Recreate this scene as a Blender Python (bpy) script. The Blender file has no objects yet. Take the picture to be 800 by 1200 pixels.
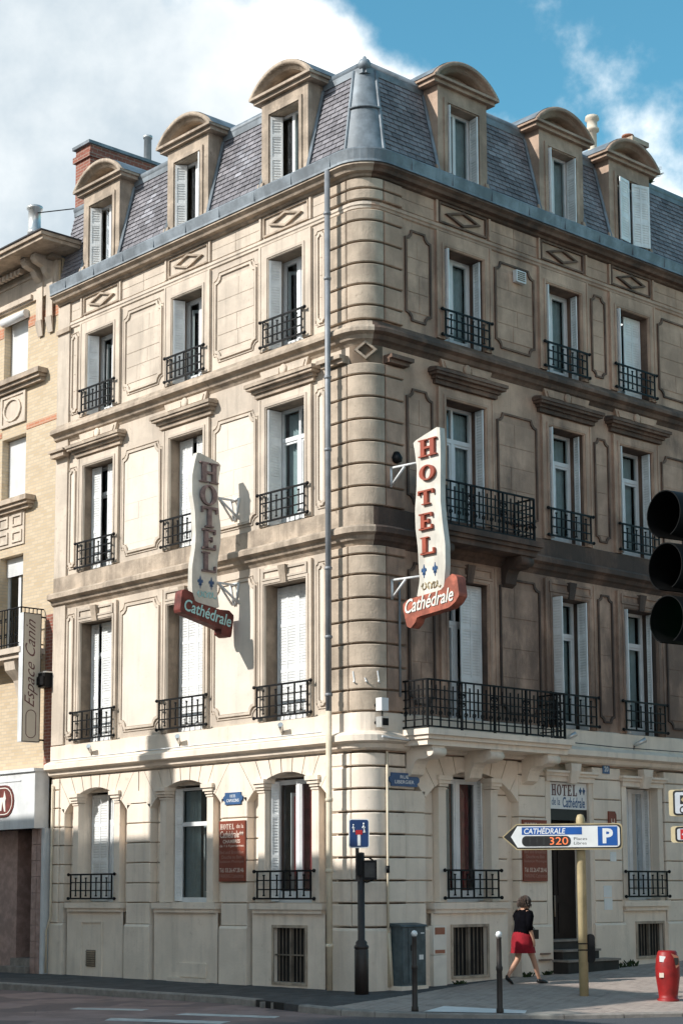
import bpy, bmesh, math, random
from mathutils import Vector, Matrix
random.seed(7)
S = bpy.context.scene
COL = S.collection
PI = math.pi
# ---------------------------------------------------------------- camera
YAW, PITCH, ROLL = math.radians(137.5197), math.radians(7.4538), math.radians(-0.2419)
fwd = Vector((math.cos(PITCH)*math.cos(YAW), math.cos(PITCH)*math.sin(YAW), math.sin(PITCH)))
rgt = Vector((math.sin(YAW), -math.cos(YAW), 0)); upv = rgt.cross(fwd)
r2 = rgt*math.cos(ROLL)+upv*math.sin(ROLL); u2 = -rgt*math.sin(ROLL)+upv*math.cos(ROLL)
CAM = Vector((21.353, -20.147, 1.7))
cd = bpy.data.cameras.new('camera'); cam = bpy.data.objects.new('camera', cd); COL.objects.link(cam)
cam.matrix_world = Matrix(((r2.x, u2.x, -fwd.x, CAM.x), (r2.y, u2.y, -fwd.y, CAM.y), (r2.z, u2.z, -fwd.z, CAM.z), (0, 0, 0, 1)))
cd.sensor_fit = 'HORIZONTAL'; cd.sensor_width = 36; cd.lens = 36*2043.74/800
cd.shift_y = 177.1/800; cd.clip_start = .1; cd.clip_end = 3000
S.camera = cam
# ---------------------------------------------------------------- sun, exposure
SUN = Vector((.36, 1, -.73)).normalized()
sd = bpy.data.lights.new('sun', 'SUN'); sun = bpy.data.objects.new('sun', sd); COL.objects.link(sun)
sd.energy = 3.1; sd.angle = math.radians(.5); sd.color = (1, .965, .91)
sun.rotation_euler = SUN.to_track_quat('-Z', 'Y').to_euler(); sun.location = (-10, -30, 40)
S.view_settings.view_transform = 'Standard'; S.view_settings.look = 'None'
S.view_settings.exposure = 0.8; S.view_settings.gamma = 1
S.cycles.max_bounces = 6; S.cycles.transparent_max_bounces = 6; S.cycles.caustics_reflective = False
# ---------------------------------------------------------------- node helper
class NT:
    def __init__(s, nt): s.t = nt; s.n = nt.nodes; s.l = nt.links
    def add(s, kind, **kw):
        n = s.n.new(kind)
        for k, v in kw.items():
            if k.startswith('i_'):
                key = k[2:]; key = int(key) if key.isdigit() else key
                if isinstance(v, bpy.types.NodeSocket): s.l.new(v, n.inputs[key])
                else: n.inputs[key].default_value = v
            else: setattr(n, k, v)
        return n
    def math(s, op, a, b=0., clamp=False):
        n = s.add('ShaderNodeMath', operation=op, i_0=a, i_1=b); n.use_clamp = clamp; return n.outputs[0]
    def mix(s, f, a, b, blend='MIX'):
        n = s.add('ShaderNodeMix', data_type='RGBA', blend_type=blend)
        for i, v in ((0, f), (6, a), (7, b)):
            if isinstance(v, bpy.types.NodeSocket): s.l.new(v, n.inputs[i])
            else: n.inputs[i].default_value = v if i == 0 else (*v, 1)
        return n.outputs[2]
    def ramp(s, f, a, b):
        n = s.add('ShaderNodeMapRange', i_0=f, i_1=a, i_2=b); n.interpolation_type = 'SMOOTHSTEP'; return n.outputs[0]
    def noise(s, vec, scale, detail=4, rough=.55):
        return s.add('ShaderNodeTexNoise', i_Vector=vec, i_Scale=scale, i_Detail=detail, i_Roughness=rough).outputs[0]
# ---------------------------------------------------------------- world
W = bpy.data.worlds.new('World'); S.world = W; W.use_nodes = True
t = NT(W.node_tree); t.n.clear()
sky = t.add('ShaderNodeTexSky', sky_type='NISHITA', sun_disc=False)
sky.sun_elevation = math.asin(-SUN.z); sky.sun_rotation = math.atan2(-SUN.x, -SUN.y)
sky.air_density = 1.0; sky.dust_density = .4; sky.ozone_density = 2.0
gen = t.add('ShaderNodeTexCoord').outputs['Generated']
def dot(v): return t.add('ShaderNodeVectorMath', operation='DOT_PRODUCT', i_0=gen, i_1=v).outputs['Value']
side, high = dot(rgt), dot(Vector((0, 0, 1)))
n1 = t.noise(gen, 7.5, 9, .56); n2 = t.noise(gen, 4.2, 6, .5); n3 = t.noise(gen, 16, 6, .6)
b1 = t.math('MULTIPLY', t.math('ADD', t.math('SUBTRACT', side, .044), t.math('MULTIPLY', t.math('SUBTRACT', high, .443), 1.9)), -3.2)
b1 = t.math('MINIMUM', t.math('MAXIMUM', b1, -.10), .42)
dens = t.ramp(t.math('ADD', n1, b1), .46, .66)
shade = t.ramp(t.math('ADD', t.math('MULTIPLY', n2, .7), t.math('MULTIPLY', n3, .3)), .30, .72)
edge = t.ramp(side, -.12, .06)
shade = t.math('ADD', t.math('MULTIPLY', shade, .40), t.math('MULTIPLY', edge, .60))
ccol = t.mix(shade, (.165, .215, .255), (.86, .82, .765))
skyc = t.mix(1.0, sky.outputs[0], (.52, 1.0, .90), 'MULTIPLY')
bg1 = t.add('ShaderNodeBackground', i_Color=skyc, i_Strength=.122)
bg2 = t.add('ShaderNodeBackground', i_Color=ccol, i_Strength=1.5)
mx = t.add('ShaderNodeMixShader', i_0=dens, i_1=bg1.outputs[0], i_2=bg2.outputs[0])
t.add('ShaderNodeOutputWorld', i_Surface=mx.outputs[0])
# ---------------------------------------------------------------- materials
def mat(name, col, rough=.7, metal=0., var=.12, scale=3., bump=0., bscale=60., streak=0., dark=None, spec=.4, fn=None, island=0.):
    m = bpy.data.materials.new(name); m.use_nodes = True; t = NT(m.node_tree); t.n.clear()
    pos = t.add('ShaderNodeNewGeometry')
    P = pos.outputs['Position']
    c = (*col, 1)
    d = dark or tuple(x*(1-var*2.2) for x in col)
    if var > 0 or dark:
        f = t.ramp(t.noise(P, scale, 6, .62), .36, .66)
        out = t.mix(f, d, col)
    else:
        out = t.mix(0., col, col)
    if streak > 0:
        mp = t.add('ShaderNodeMapping', i_Vector=P); mp.inputs['Scale'].default_value = (2.6, 2.6, .28)
        sfac = t.ramp(t.noise(mp.outputs[0], 1.6, 7, .68), .47, .72)
        out = t.mix(t.math('MULTIPLY', sfac, streak), out, tuple(x*.33 for x in col))
    if island > 0:
        r = pos.outputs['Random Per Island']
        out = t.mix(1.0, out, t.mix(r, (1-island,)*3, (1+island, 1+island, 1+island*.9)), 'MULTIPLY')
    if fn: out = fn(t, P, out)
    b = t.add('ShaderNodeBsdfPrincipled', i_Roughness=rough, i_Metallic=metal)
    t.l.new(out, b.inputs['Base Color']); b.inputs['Specular IOR Level'].default_value = spec
    if bump > 0:
        bp = t.add('ShaderNodeBump', i_Strength=bump, i_Distance=.02, i_Height=t.noise(P, bscale, 5, .6))
        t.l.new(bp.outputs[0], b.inputs['Normal'])
    t.add('ShaderNodeOutputMaterial', i_Surface=b.outputs[0])
    return m
M = {}
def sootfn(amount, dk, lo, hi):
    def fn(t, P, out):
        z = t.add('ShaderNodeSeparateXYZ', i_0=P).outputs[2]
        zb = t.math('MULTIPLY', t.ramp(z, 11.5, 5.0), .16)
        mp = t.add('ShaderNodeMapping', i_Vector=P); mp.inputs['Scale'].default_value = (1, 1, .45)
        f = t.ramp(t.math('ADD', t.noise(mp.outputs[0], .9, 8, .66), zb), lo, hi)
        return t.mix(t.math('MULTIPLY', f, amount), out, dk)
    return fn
def speckfn(dk, amount=.5, sc=9.):
    def fn(t, P, out):
        f = t.ramp(t.noise(P, sc, 8, .72), .56, .70); g = t.ramp(t.noise(P, 1.1, 4, .6), .42, .62)
        return t.mix(t.math('MULTIPLY', t.math('MULTIPLY', f, g), amount), out, dk)
    return fn
M['cream'] = mat('cream_paint', (.84, .725, .605), .75, var=.06, scale=1.2, bump=.25, bscale=25, streak=.26, island=.05, fn=speckfn((.48, .38, .28), .5, 7.))
M['lime'] = mat('limestone', (.63, .535, .44), .85, var=.10, scale=1.1, bump=.35, bscale=30, streak=.38, island=.11, fn=speckfn((.30, .22, .16), .55))
M['limepale'] = mat('pale_limestone', (.75, .665, .57), .85, var=.05, scale=1.3, bump=.25, bscale=20, streak=.22, island=.05, fn=speckfn((.50, .40, .31), .4, 5.))
M['pier'] = mat('pier_limestone', (.55, .445, .345), .86, var=.15, scale=1.5, bump=.5, bscale=28, streak=.42, island=.10, fn=speckfn((.20, .15, .115), .6))
M['joint'] = mat('dirty_joint', (.21, .155, .11), .9, var=.2)
M['cjoint'] = mat('grey_joint', (.40, .32, .235), .9, var=.2)
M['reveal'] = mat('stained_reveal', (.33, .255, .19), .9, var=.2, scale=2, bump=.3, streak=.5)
M['limetrim'] = mat('limestone_trim', (.52, .42, .325), .85, var=.18, scale=2.2, bump=.5, bscale=24, streak=.65, fn=speckfn((.16, .12, .09), .7, 6.))
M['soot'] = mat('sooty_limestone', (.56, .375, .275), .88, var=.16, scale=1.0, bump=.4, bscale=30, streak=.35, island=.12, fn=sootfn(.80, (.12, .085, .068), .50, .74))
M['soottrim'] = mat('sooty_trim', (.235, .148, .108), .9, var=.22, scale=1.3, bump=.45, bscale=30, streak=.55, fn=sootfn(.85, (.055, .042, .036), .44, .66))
M['zinc'] = mat('zinc', (.25, .285, .315), .55, .15, var=.20, scale=2.2, bump=.15, bscale=8, streak=.45)
M['slate'] = mat('slate', (.24, .228, .25), .6, var=.14, scale=1.4, island=.26, bump=.4, bscale=40, streak=.3, fn=speckfn((.20, .20, .13), .35, 5.))
M['slate2'] = mat('pale_slate', (.30, .295, .325), .55, var=.12, scale=4, island=.25, bump=.3, bscale=40)
M['white'] = mat('white_paint', (.78, .79, .79), .5, var=.05, scale=3, streak=.12)
M['shutter'] = mat('shutter_paint', (.86, .87, .86), .5, var=.07, scale=2.4, streak=.22)
M['iron'] = mat('black_iron', (.008, .008, .009), .55, var=.2, scale=6, spec=.2)
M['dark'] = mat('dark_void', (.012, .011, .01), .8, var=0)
M['inside'] = mat('interior_plaster', (.16, .13, .10), .9, var=.1)
M['pipe'] = mat('zinc_pipe', (.27, .28, .295), .5, .2, var=.12, scale=3, streak=.2)
M['creampipe'] = mat('cream_pipe', (.70, .60, .45), .6, var=.08, scale=3)
M['curtain'] = mat('net_curtain', (.50, .60, .62), .9, var=.08, scale=5)
M['redcurtain'] = mat('red_curtain', (.30, .035, .04), .9, var=.2, scale=5)
M['redbrick'] = None
M['sign'] = mat('sign_enamel', (.70, .66, .58), .5, var=.10, scale=2.5, streak=.35)
M['ltr'] = mat('letter_brown', (.14, .06, .06), .5, var=.1)
M['ltr_faded'] = mat('faded_letter', (.30, .21, .20), .6, var=.2, scale=8)
M['ltr_red'] = mat('letter_red', (.36, .075, .04), .5, var=.1)
M['ribbon'] = mat('ribbon_red', (.20, .045, .034), .6, var=.25, scale=6, streak=.3)
M['ribbon2'] = mat('ribbon_orange', (.46, .13, .08), .6, var=.22, scale=6, streak=.3)
M['neon'] = mat('neon_tube_teal', (.40, .66, .64), .4, var=0)
M['neonw'] = mat('neon_tube_white', (.78, .74, .66), .4, var=0)
M['blue'] = mat('sign_blue', (.012, .10, .38), .45, var=.06)
M['plate'] = mat('enamel_blue', (.05, .12, .26), .35, var=.1)
M['signwhite'] = mat('sign_white', (.80, .81, .80), .45, var=.04)
M['signblack'] = mat('sign_black', (.02, .02, .02), .5, var=.1)
M['signred'] = mat('sign_red', (.45, .02, .025), .5, var=.05)
M['led'] = mat('led_panel', (.035, .035, .035), .4, var=.2, scale=8)
M['plaque'] = mat('plaque_red', (.23, .05, .026), .5, var=.08)
M['plaquetxt'] = mat('plaque_text', (.75, .62, .52), .6, var=0)
M['plaquedim'] = mat('plaque_text_dim', (.33, .19, .15), .6, var=0)
M['postyellow'] = mat('cream_post', (.52, .42, .24), .5, var=.12, scale=3, streak=.2)
M['postbrown'] = mat('brown_post', (.035, .026, .022), .5, var=.15)
M['cabinet'] = mat('cabinet_green', (.095, .125, .135), .55, var=.18, scale=5, streak=.45, fn=speckfn((.04, .05, .05), .6, 8.))
M['bin'] = mat('bin_red', (.30, .012, .012), .5, var=.14, scale=7, streak=.25, fn=speckfn((.10, .05, .045), .5, 9.))
M['skin'] = mat('skin', (.50, .28, .19), .55, var=.05)
M['hair'] = mat('hair', (.085, .055, .042), .6, var=.3, scale=14)
M['black'] = mat('black_cloth', (.004, .004, .006), .95, var=.2, scale=12, spec=.05)
M['skirt'] = mat('red_cloth', (.27, .006, .016), .9, var=.15, scale=9)
M['leather'] = mat('black_leather', (.012, .011, .011), .4, var=.1)
M['pinkstone'] = mat('pink_marble', (.42, .28, .24), .5, var=.15, scale=6)
M['silver'] = mat('steel_flue', (.68, .68, .66), .35, .6, var=.1, streak=.2)
M['terracotta'] = mat('terracotta', (.36, .15, .09), .8, var=.15)
M['kerb'] = mat('kerb_granite', (.30, .27, .24), .85, var=.12, scale=6, bump=.3)
M['paint'] = mat('road_paint', (.62, .61, .58), .8, var=.15, scale=5)
M['shop'] = mat('shop_white', (.72, .73, .73), .5, var=.07, scale=2, streak=.3)
M['warmstone'] = mat('warm_stone', (.60, .49, .37), .85, var=.08, scale=1)
M['meter'] = mat('meter_cream', (.80, .74, .65), .5, var=.05)
M['step'] = mat('stone_step', (.28, .245, .215), .7, var=.15, scale=5)
M['pale'] = mat('pale_render', (.70, .61, .49), .85, var=.08, scale=1)
M['weed'] = mat('weed', (.05, .08, .025), .8, var=.3, scale=9)
def brickfn(c1, c2, mortar, w, h):
    def fn(t, P, out):
        sp = t.add('ShaderNodeSeparateXYZ', i_0=P)
        cb = t.add('ShaderNodeCombineXYZ', i_0=t.math('ADD', sp.outputs[0], sp.outputs[1]), i_1=sp.outputs[2])
        br = t.add('ShaderNodeTexBrick', i_Vector=cb.outputs[0], i_Scale=1.0)
        br.inputs['Color1'].default_value = (*c1, 1); br.inputs['Color2'].default_value = (*c2, 1); br.inputs['Mortar'].default_value = (*mortar, 1)
        br.inputs['Mortar Size'].default_value = .008; br.inputs['Brick Width'].default_value = w; br.inputs['Row Height'].default_value = h
        br.inputs['Bias'].default_value = 0.
        return t.mix(.8, out, br.outputs[0])
    return fn
M['redbrick'] = mat('red_brick', (.30, .11, .075), .85, var=.2, scale=3, bump=.3, fn=brickfn((.31, .105, .07), (.22, .075, .05), (.34, .28, .23), .22, .07))
M['yelbrick'] = mat('yellow_brick', (.57, .46, .32), .85, var=.12, scale=2, bump=.3, streak=.15, fn=brickfn((.62, .50, .35), (.52, .40, .26), (.46, .39, .31), .22, .07))
M['orangeband'] = mat('orange_brick', (.50, .22, .12), .85, var=.15, scale=3, bump=.3, fn=brickfn((.55, .24, .14), (.44, .18, .10), (.50, .38, .28), .22, .07))
def pavefn(t, P, out):
    sp = t.add('ShaderNodeSeparateXYZ', i_0=P); X, Y = sp.outputs[0], sp.outputs[1]
    rot = t.add('ShaderNodeMapping', i_Vector=P); rot.inputs['Rotation'].default_value = (0, 0, .3)
    br = t.add('ShaderNodeTexBrick', i_Vector=rot.outputs[0], i_Scale=1.)
    br.inputs['Color1'].default_value = (.42, .345, .295, 1); br.inputs['Color2'].default_value = (.33, .265, .23, 1); br.inputs['Mortar'].default_value = (.14, .12, .11, 1)
    br.inputs['Mortar Size'].default_value = .010; br.inputs['Brick Width'].default_value = .24; br.inputs['Row Height'].default_value = .12
    pv = t.mix(t.ramp(t.noise(P, 1.3, 6, .6), .35, .7), br.outputs[0], (.40, .33, .285))
    k = t.math('ADD', t.math('ADD', X, t.math('MULTIPLY', Y, .275)), t.math('MULTIPLY', t.noise(P, 6, 2), .12))
    pv = t.mix(t.math('MULTIPLY', t.ramp(t.noise(P, 3.5, 8, .7), .54, .68), .5), pv, (.13, .105, .095))
    return t.mix(t.math('GREATER_THAN', k, .98), out, pv)
M['pave'] = mat('pavement_surface', (.085, .083, .083), .9, var=.18, scale=2.5, bump=.4, bscale=90, fn=pavefn)
def roadfn(t, P, out):
    sp = t.add('ShaderNodeSeparateXYZ', i_0=P)
    k = t.math('ADD', t.math('SUBTRACT', sp.outputs[0], t.math('MULTIPLY', sp.outputs[1], .15)), t.math('MULTIPLY', t.noise(P, .8, 4), 2.))
    g = t.mix(t.ramp(t.noise(P, 40, 3), .3, .7), (.055, .060, .068), (.085, .09, .10))
    vo = t.add('ShaderNodeTexVoronoi', feature='DISTANCE_TO_EDGE', i_Vector=P, i_Scale=.55)
    wob = t.math('ADD', vo.outputs['Distance'], t.math('MULTIPLY', t.noise(P, 5, 5), .05))
    out = t.mix(t.ramp(t.noise(P, .45, 3, .5), .50, .53), out, (.19, .135, .125))
    res = t.mix(t.ramp(k, 3.2, 4.6), out, g)
    return t.mix(t.math('MULTIPLY', t.math('LESS_THAN', wob, .024), .45), res, (.03, .028, .027))
M['road'] = mat('road_asphalt', (.33, .228, .205), .9, var=.14, scale=1.4, bump=.5, bscale=110, fn=roadfn)
M['ground'] = mat('ground', (.10, .095, .09), .9, var=.1)
# glass: clear, with a weak mirror of the street on it
g = bpy.data.materials.new('window_glass'); g.use_nodes = True; t = NT(g.node_tree); t.n.clear()
lw = t.add('ShaderNodeLayerWeight', i_Blend=.25)
gl = t.add('ShaderNodeBsdfGlossy', i_Roughness=.03, i_Color=(.9, .95, 1, 1)); tr = t.add('ShaderNodeBsdfTransparent', i_Color=(.72, .78, .78, 1))
ms = t.add('ShaderNodeMixShader', i_0=t.math('ADD', t.math('MULTIPLY', lw.outputs['Fresnel'], .9), .05), i_1=tr.outputs[0], i_2=gl.outputs[0])
t.add('ShaderNodeOutputMaterial', i_Surface=ms.outputs[0]); M['glass'] = g
def emit(name, col, s):
    m = bpy.data.materials.new(name); m.use_nodes = True; t = NT(m.node_tree); t.n.clear()
    e = t.add('ShaderNodeEmission', i_Color=(*col, 1), i_Strength=s); t.add('ShaderNodeOutputMaterial', i_Surface=e.outputs[0]); return m
M['ledlit'] = emit('led_digits', (1, .25, .10), .75)
M['greenlit'] = emit('green_lamp', (.02, .55, .22), .12)
# ---------------------------------------------------------------- mesh builder
def LF(u, w, z): return (u, -w, z)
def RF(u, w, z): return (w, u, z)
def ID(u, w, z): return (u, w, z)
F = {'L': LF, 'R': RF, None: ID}
LOC = {}
def link(o, parent=None):
    COL.objects.link(o)
    if parent: o.parent = parent
    return o
class MB:
    def __init__(s, side=None, frame=None):
        s.f = frame or F[side]; s.v = []; s.fc = []; s.mi = []; s.sm = []; s.mats = []; s.cur = 0; s.smooth = False
    def m(s, key):
        if key not in s.mats: s.mats.append(key)
        s.cur = s.mats.index(key); return s
    def pt(s, p): s.v.append(s.f(*p)); return len(s.v)-1
    def face(s, idx): s.fc.append(tuple(idx)); s.mi.append(s.cur); s.sm.append(s.smooth)
    def quad(s, *ps): s.face([s.pt(p) for p in ps]); return s
    def box(s, u0, u1, w0, w1, z0, z1, ch=0., only=None):
        a = [s.pt(p) for p in ((u0, w0, z0), (u1, w0, z0), (u1, w1, z0), (u0, w1, z0), (u0, w0, z1), (u1, w0, z1), (u1, w1, z1), (u0, w1, z1))]
        for q in ((0, 1, 2, 3), (4, 7, 6, 5), (0, 4, 5, 1), (1, 5, 6, 2), (2, 6, 7, 3), (3, 7, 4, 0)): s.face([a[i] for i in q])
        return s
    def block(s, u0, u1, w0, w1, z0, z1, c=.015):           # slab standing on w0 with chamfered front edge at w1
        rows = [(u0, u1, w0, z0, z1), (u0, u1, w1-c, z0, z1), (u0+c, u1-c, w1, z0+c, z1-c)]
        ids = []
        for (a, b, w, c0, c1) in rows: ids.append([s.pt(p) for p in ((a, w, c0), (b, w, c0), (b, w, c1), (a, w, c1))])
        for k in range(2):
            for i in range(4): s.face((ids[k][i], ids[k][(i+1) % 4], ids[k+1][(i+1) % 4], ids[k+1][i]))
        s.face(ids[2]); return s
    def prism(s, poly, w0, w1):                              # poly in (u,z), extruded along w
        n = len(poly); a = [s.pt((u, w0, z)) for u, z in poly]; b = [s.pt((u, w1, z)) for u, z in poly]
        s.face(a[::-1]); s.face(b)
        for i in range(n): s.face((a[i], a[(i+1) % n], b[(i+1) % n], b[i]))
        return s
    def ring(s, outer, inner, w0, w1):                       # closed band between two equal loops in (u,z)
        n = len(outer); L = [[s.pt((u, w, z)) for u, z in lp] for lp, w in ((outer, w0), (outer, w1), (inner, w1), (inner, w0))]
        for k in range(4):
            for i in range(n):
                j = (i+1) % n; s.face((L[k][i], L[k][j], L[(k+1) % 4][j], L[(k+1) % 4][i]))
        return s
    def tube(s, pts, r, n=6, cap=True):
        pts = [Vector(p) for p in pts]; rr = r if isinstance(r, (list, tuple)) else [r]*len(pts); loops = []
        sm = s.smooth; s.smooth = n > 5
        ref = None
        for i, p in enumerate(pts):
            d = (pts[min(i+1, len(pts)-1)]-pts[max(i-1, 0)]).normalized()
            if ref is None: ref = Vector((0, 0, 1)) if abs(d.z) < .9 else Vector((1, 0, 0))
            a = d.cross(ref).normalized(); b = a.cross(d).normalized(); ref = b if abs(d.dot(b)) < .5 else ref
            loops.append([s.pt(tuple(p+(a*math.cos(2*PI*k/n)+b*math.sin(2*PI*k/n))*rr[i])) for k in range(n)])
        for A, B in zip(loops, loops[1:]):
            for k in range(n): s.face((A[k], A[(k+1) % n], B[(k+1) % n], B[k]))
        s.smooth = False
        if cap: s.face(loops[0][::-1]); s.face(loops[-1])
        s.smooth = sm; return s
    def lathe(s, c, prof, n=14, axis='z'):                   # prof: (r, h) list
        loops = []; s.smooth = True
        for r, h in prof:
            lp = []
            for k in range(n):
                a = 2*PI*k/n; x, y = r*math.cos(a), r*math.sin(a)
                p = {'z': (x, y, h), 'w': (x, h, y), 'u': (h, x, y)}[axis]
                lp.append(s.pt((c[0]+p[0], c[1]+p[1], c[2]+p[2])))
            loops.append(lp)
        for A, B in zip(loops, loops[1:]):
            for k in range(n): s.face((A[k], A[(k+1) % n], B[(k+1) % n], B[k]))
        s.smooth = False; s.face(loops[0][::-1]); s.face(loops[-1]); return s
    def loft(s, loops, cap=True, smooth=True):
        s.smooth = smooth; L = [[s.pt(p) for p in lp] for lp in loops]; n = len(L[0])
        for A, B in zip(L, L[1:]):
            for k in range(n): s.face((A[k], A[(k+1) % n], B[(k+1) % n], B[k]))
        s.smooth = False
        if cap: s.face(L[0][::-1]); s.face(L[-1])
        return s
    def strip(s, rows, smooth=False):                        # open grid of rows of points
        s.smooth = smooth; L = [[s.pt(p) for p in lp] for lp in rows]
        for A, B in zip(L, L[1:]):
            for k in range(len(A)-1): s.face((A[k], A[k+1], B[k+1], B[k]))
        s.smooth = False; return s
    def mesh(s, name, off=(0, 0, 0), mats=None):
        me = bpy.data.meshes.new(name)
        me.from_pydata([(x-off[0], y-off[1], z-off[2]) for x, y, z in s.v], [], s.fc)
        for k in s.mats: me.materials.append(M[k])
        me.polygons.foreach_set('material_index', s.mi); me.polygons.foreach_set('use_smooth', s.sm)
        bm = bmesh.new(); bm.from_mesh(me); bmesh.ops.recalc_face_normals(bm, faces=bm.faces); bm.to_mesh(me); bm.free()
        me.update(); return me
    def build(s, name, mk=None, parent=None, label=None, kind=None):
        if mk is not None:
            s.mats = [mk] if not s.mats else s.mats
        off = LOC.get(parent.name, (0, 0, 0)) if parent else (0, 0, 0)
        o = bpy.data.objects.new(name, s.mesh(name, off)); link(o, parent)
        if parent: LOC[o.name] = off
        if label: o['label'] = label
        if kind: o['kind'] = kind
        return o
def mb(side=None, m=None, frame=None):
    b = MB(side, frame)
    if m: b.m(m)
    return b
def tag(o, label, cat, group=None):
    o['label'] = label; o['category'] = cat
    if group: o['group'] = group
    return o
def thing(name, loc, label, cat, group=None):
    o = bpy.data.objects.new(name, None); link(o); o.location = loc; o.empty_display_size = .2; LOC[o.name] = tuple(loc)
    return tag(o, label, cat, group)
def copy_tree(o, loc, label=None):
    r = o.copy(); COL.objects.link(r); r.location = loc
    if label: r['label'] = label
    for ch in list(o.children):
        c = ch.copy(); COL.objects.link(c); c.parent = r
        for g in ch.children:
            d = g.copy(); COL.objects.link(d); d.parent = c
    return r
def basis(o, x, y):                                          # frame for flat things: u along x, z along y, w along x cross y
    o, x, y = Vector(o), Vector(x).normalized(), Vector(y).normalized(); n = x.cross(y)
    return lambda u, w, z: tuple(o+x*u+n*w+y*z)
# ---------------------------------------------------------------- lettering
def text_mesh(body, bold=0., shear=0.):
    c = bpy.data.curves.new('lettering', 'FONT'); c.body = body; c.size = 1; c.offset = bold; c.shear = shear; c.resolution_u = 3
    o = bpy.data.objects.new('lettering', c); COL.objects.link(o)
    dg = bpy.context.evaluated_depsgraph_get(); me = bpy.data.meshes.new_from_object(o.evaluated_get(dg))
    bpy.data.objects.remove(o); bpy.data.curves.remove(c)
    return me
def letters(parent, body, fr, u0, u1, z0, z1, w, m, bold=0., shear=0., t=.006, serif=False, name='lettering'):
    """body squeezed into the rectangle u0..u1 x z0..z1 at height w of the frame fr"""
    b = MB(None, fr); b.m(m)
    if serif:
        n = len(body); cw = (u1-u0)/n
        for i, ch in enumerate(body): glyph(b, ch, u0+cw*(i+.08), u0+cw*(i+.92), z0, z1, w, t)
    else:
        me = text_mesh(body, bold, shear); xs = [v.co.x for v in me.vertices]; ys = [v.co.y for v in me.vertices]
        x0, x1, y0, y1 = min(xs), max(xs), min(ys), max(ys)
        ids = [b.pt((u0+(v.co.x-x0)/(x1-x0)*(u1-u0), w, z0+(v.co.y-y0)/(y1-y0)*(z1-z0))) for v in me.vertices]
        for p in me.polygons: b.face([ids[i] for i in p.vertices])
        bpy.data.meshes.remove(me)
    return b.build(name, None, parent)
def glyph(b, ch, u0, u1, z0, z1, w, t):
    W_, H_ = u1-u0, z1-z0
    def r(a, c, e, g): b.box(u0+a*W_, u0+c*W_, w, w+t, z0+e*H_, z0+g*H_)
    if ch == 'H':
        for a in (.12, .66): r(a, a+.22, 0.06, .94)
        r(.34, .66, .44, .56)
        for a in (0, .54):
            r(a, a+.46, 0, .07); r(a, a+.46, .93, 1)
    elif ch == 'T':
        r(.39, .61, .06, .9); r(.25, .75, 0, .07); r(.02, .98, .88, 1); r(.02, .11, .70, .885); r(.89, .98, .70, .885)
    elif ch == 'E':
        r(.14, .38, .06, .94); r(.02, .88, 0, .10); r(.02, .86, .90, 1); r(.38, .66, .45, .55); r(.79, .88, .1, .26); r(.77, .86, .76, .9); r(.59, .66, .38, .451); r(.59, .66, .549, .63)
    elif ch == 'L':
        r(.14, .38, .06, .94); r(.02, .92, 0, .10); r(0.02, .52, .93, 1); r(.82, .92, .1, .32)
    elif ch == 'O':
        n = 20; out = [(u0+W_*(.5+.5*math.cos(2*PI*k/n)), z0+H_*(.5+.5*math.sin(2*PI*k/n))) for k in range(n)]
        inn = [(u0+W_*(.5+.25*math.cos(2*PI*k/n)), z0+H_*(.5+.42*math.sin(2*PI*k/n))) for k in range(n)]
        b.ring(out, inn, w, w+t)

# ---------------------------------------------------------------- ground, road, pavement, kerb
def struct(o): o['kind'] = 'structure'; return o
b = mb(None, 'ground'); b.quad((-900, -900, -.30), (900, -900, -.30), (900, 900, -.30), (-900, 900, -.30)); struct(b.build('ground'))
b = mb(None, 'road'); b.quad((-120, -60, -.13), (60, -60, -.13), (60, 120, -.13), (-120, 120, -.13)); struct(b.build('road'))
KERB = [(-40, -3.0), (-20, -2.6), (-7.9, -2.2), (-4.4, -2.03), (-1.5, -1.87), (-.48, -2.03), (.95, -2.37), (2.0, -2.45), (2.56, -2.3), (3.25, -1.93), (4.8, -.72), (5.7, .85), (6.2, 4), (6.5, 12), (6.6, 40)]
INN = [(-40, .4), (-20, .4), (-7.9, .4), (-4.4, .4), (-1.5, .4), (-.9, .4), (-.5, .45), (-.42, .6), (-.4, .9), (-.4, 1.4), (-.4, 2.6), (-.4, 4.5), (-.4, 7), (-.4, 14), (-.4, 40)]
KZ = [0, 0, -.01, -.015, -.02, -.02, -.025, -.04, -.05, -.06, -.065, -.07, -.06, 0, .6]
def gz(x, y): return .02+.033*max(y, 0)
rows = []
for (kx, ky), (ix, iy), kz in zip(KERB, INN, KZ):
    r = []
    for j in range(7):
        f = j/6; x, y = kx+(ix-kx)*f, ky+(iy-ky)*f
        zi = gz(ix, iy); r.append((x, y, kz+(zi-kz)*min(1, f*1.15)))
    rows.append(r)
b = mb(None, 'pave'); b.strip(rows, True)
for A, B_ in zip(rows, rows[1:]): b.quad((*A[0][:2], A[0][2]), (*B_[0][:2], B_[0][2]), (*B_[0][:2], -.2), (*A[0][:2], -.2))
struct(b.build('pavement'))
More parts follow.
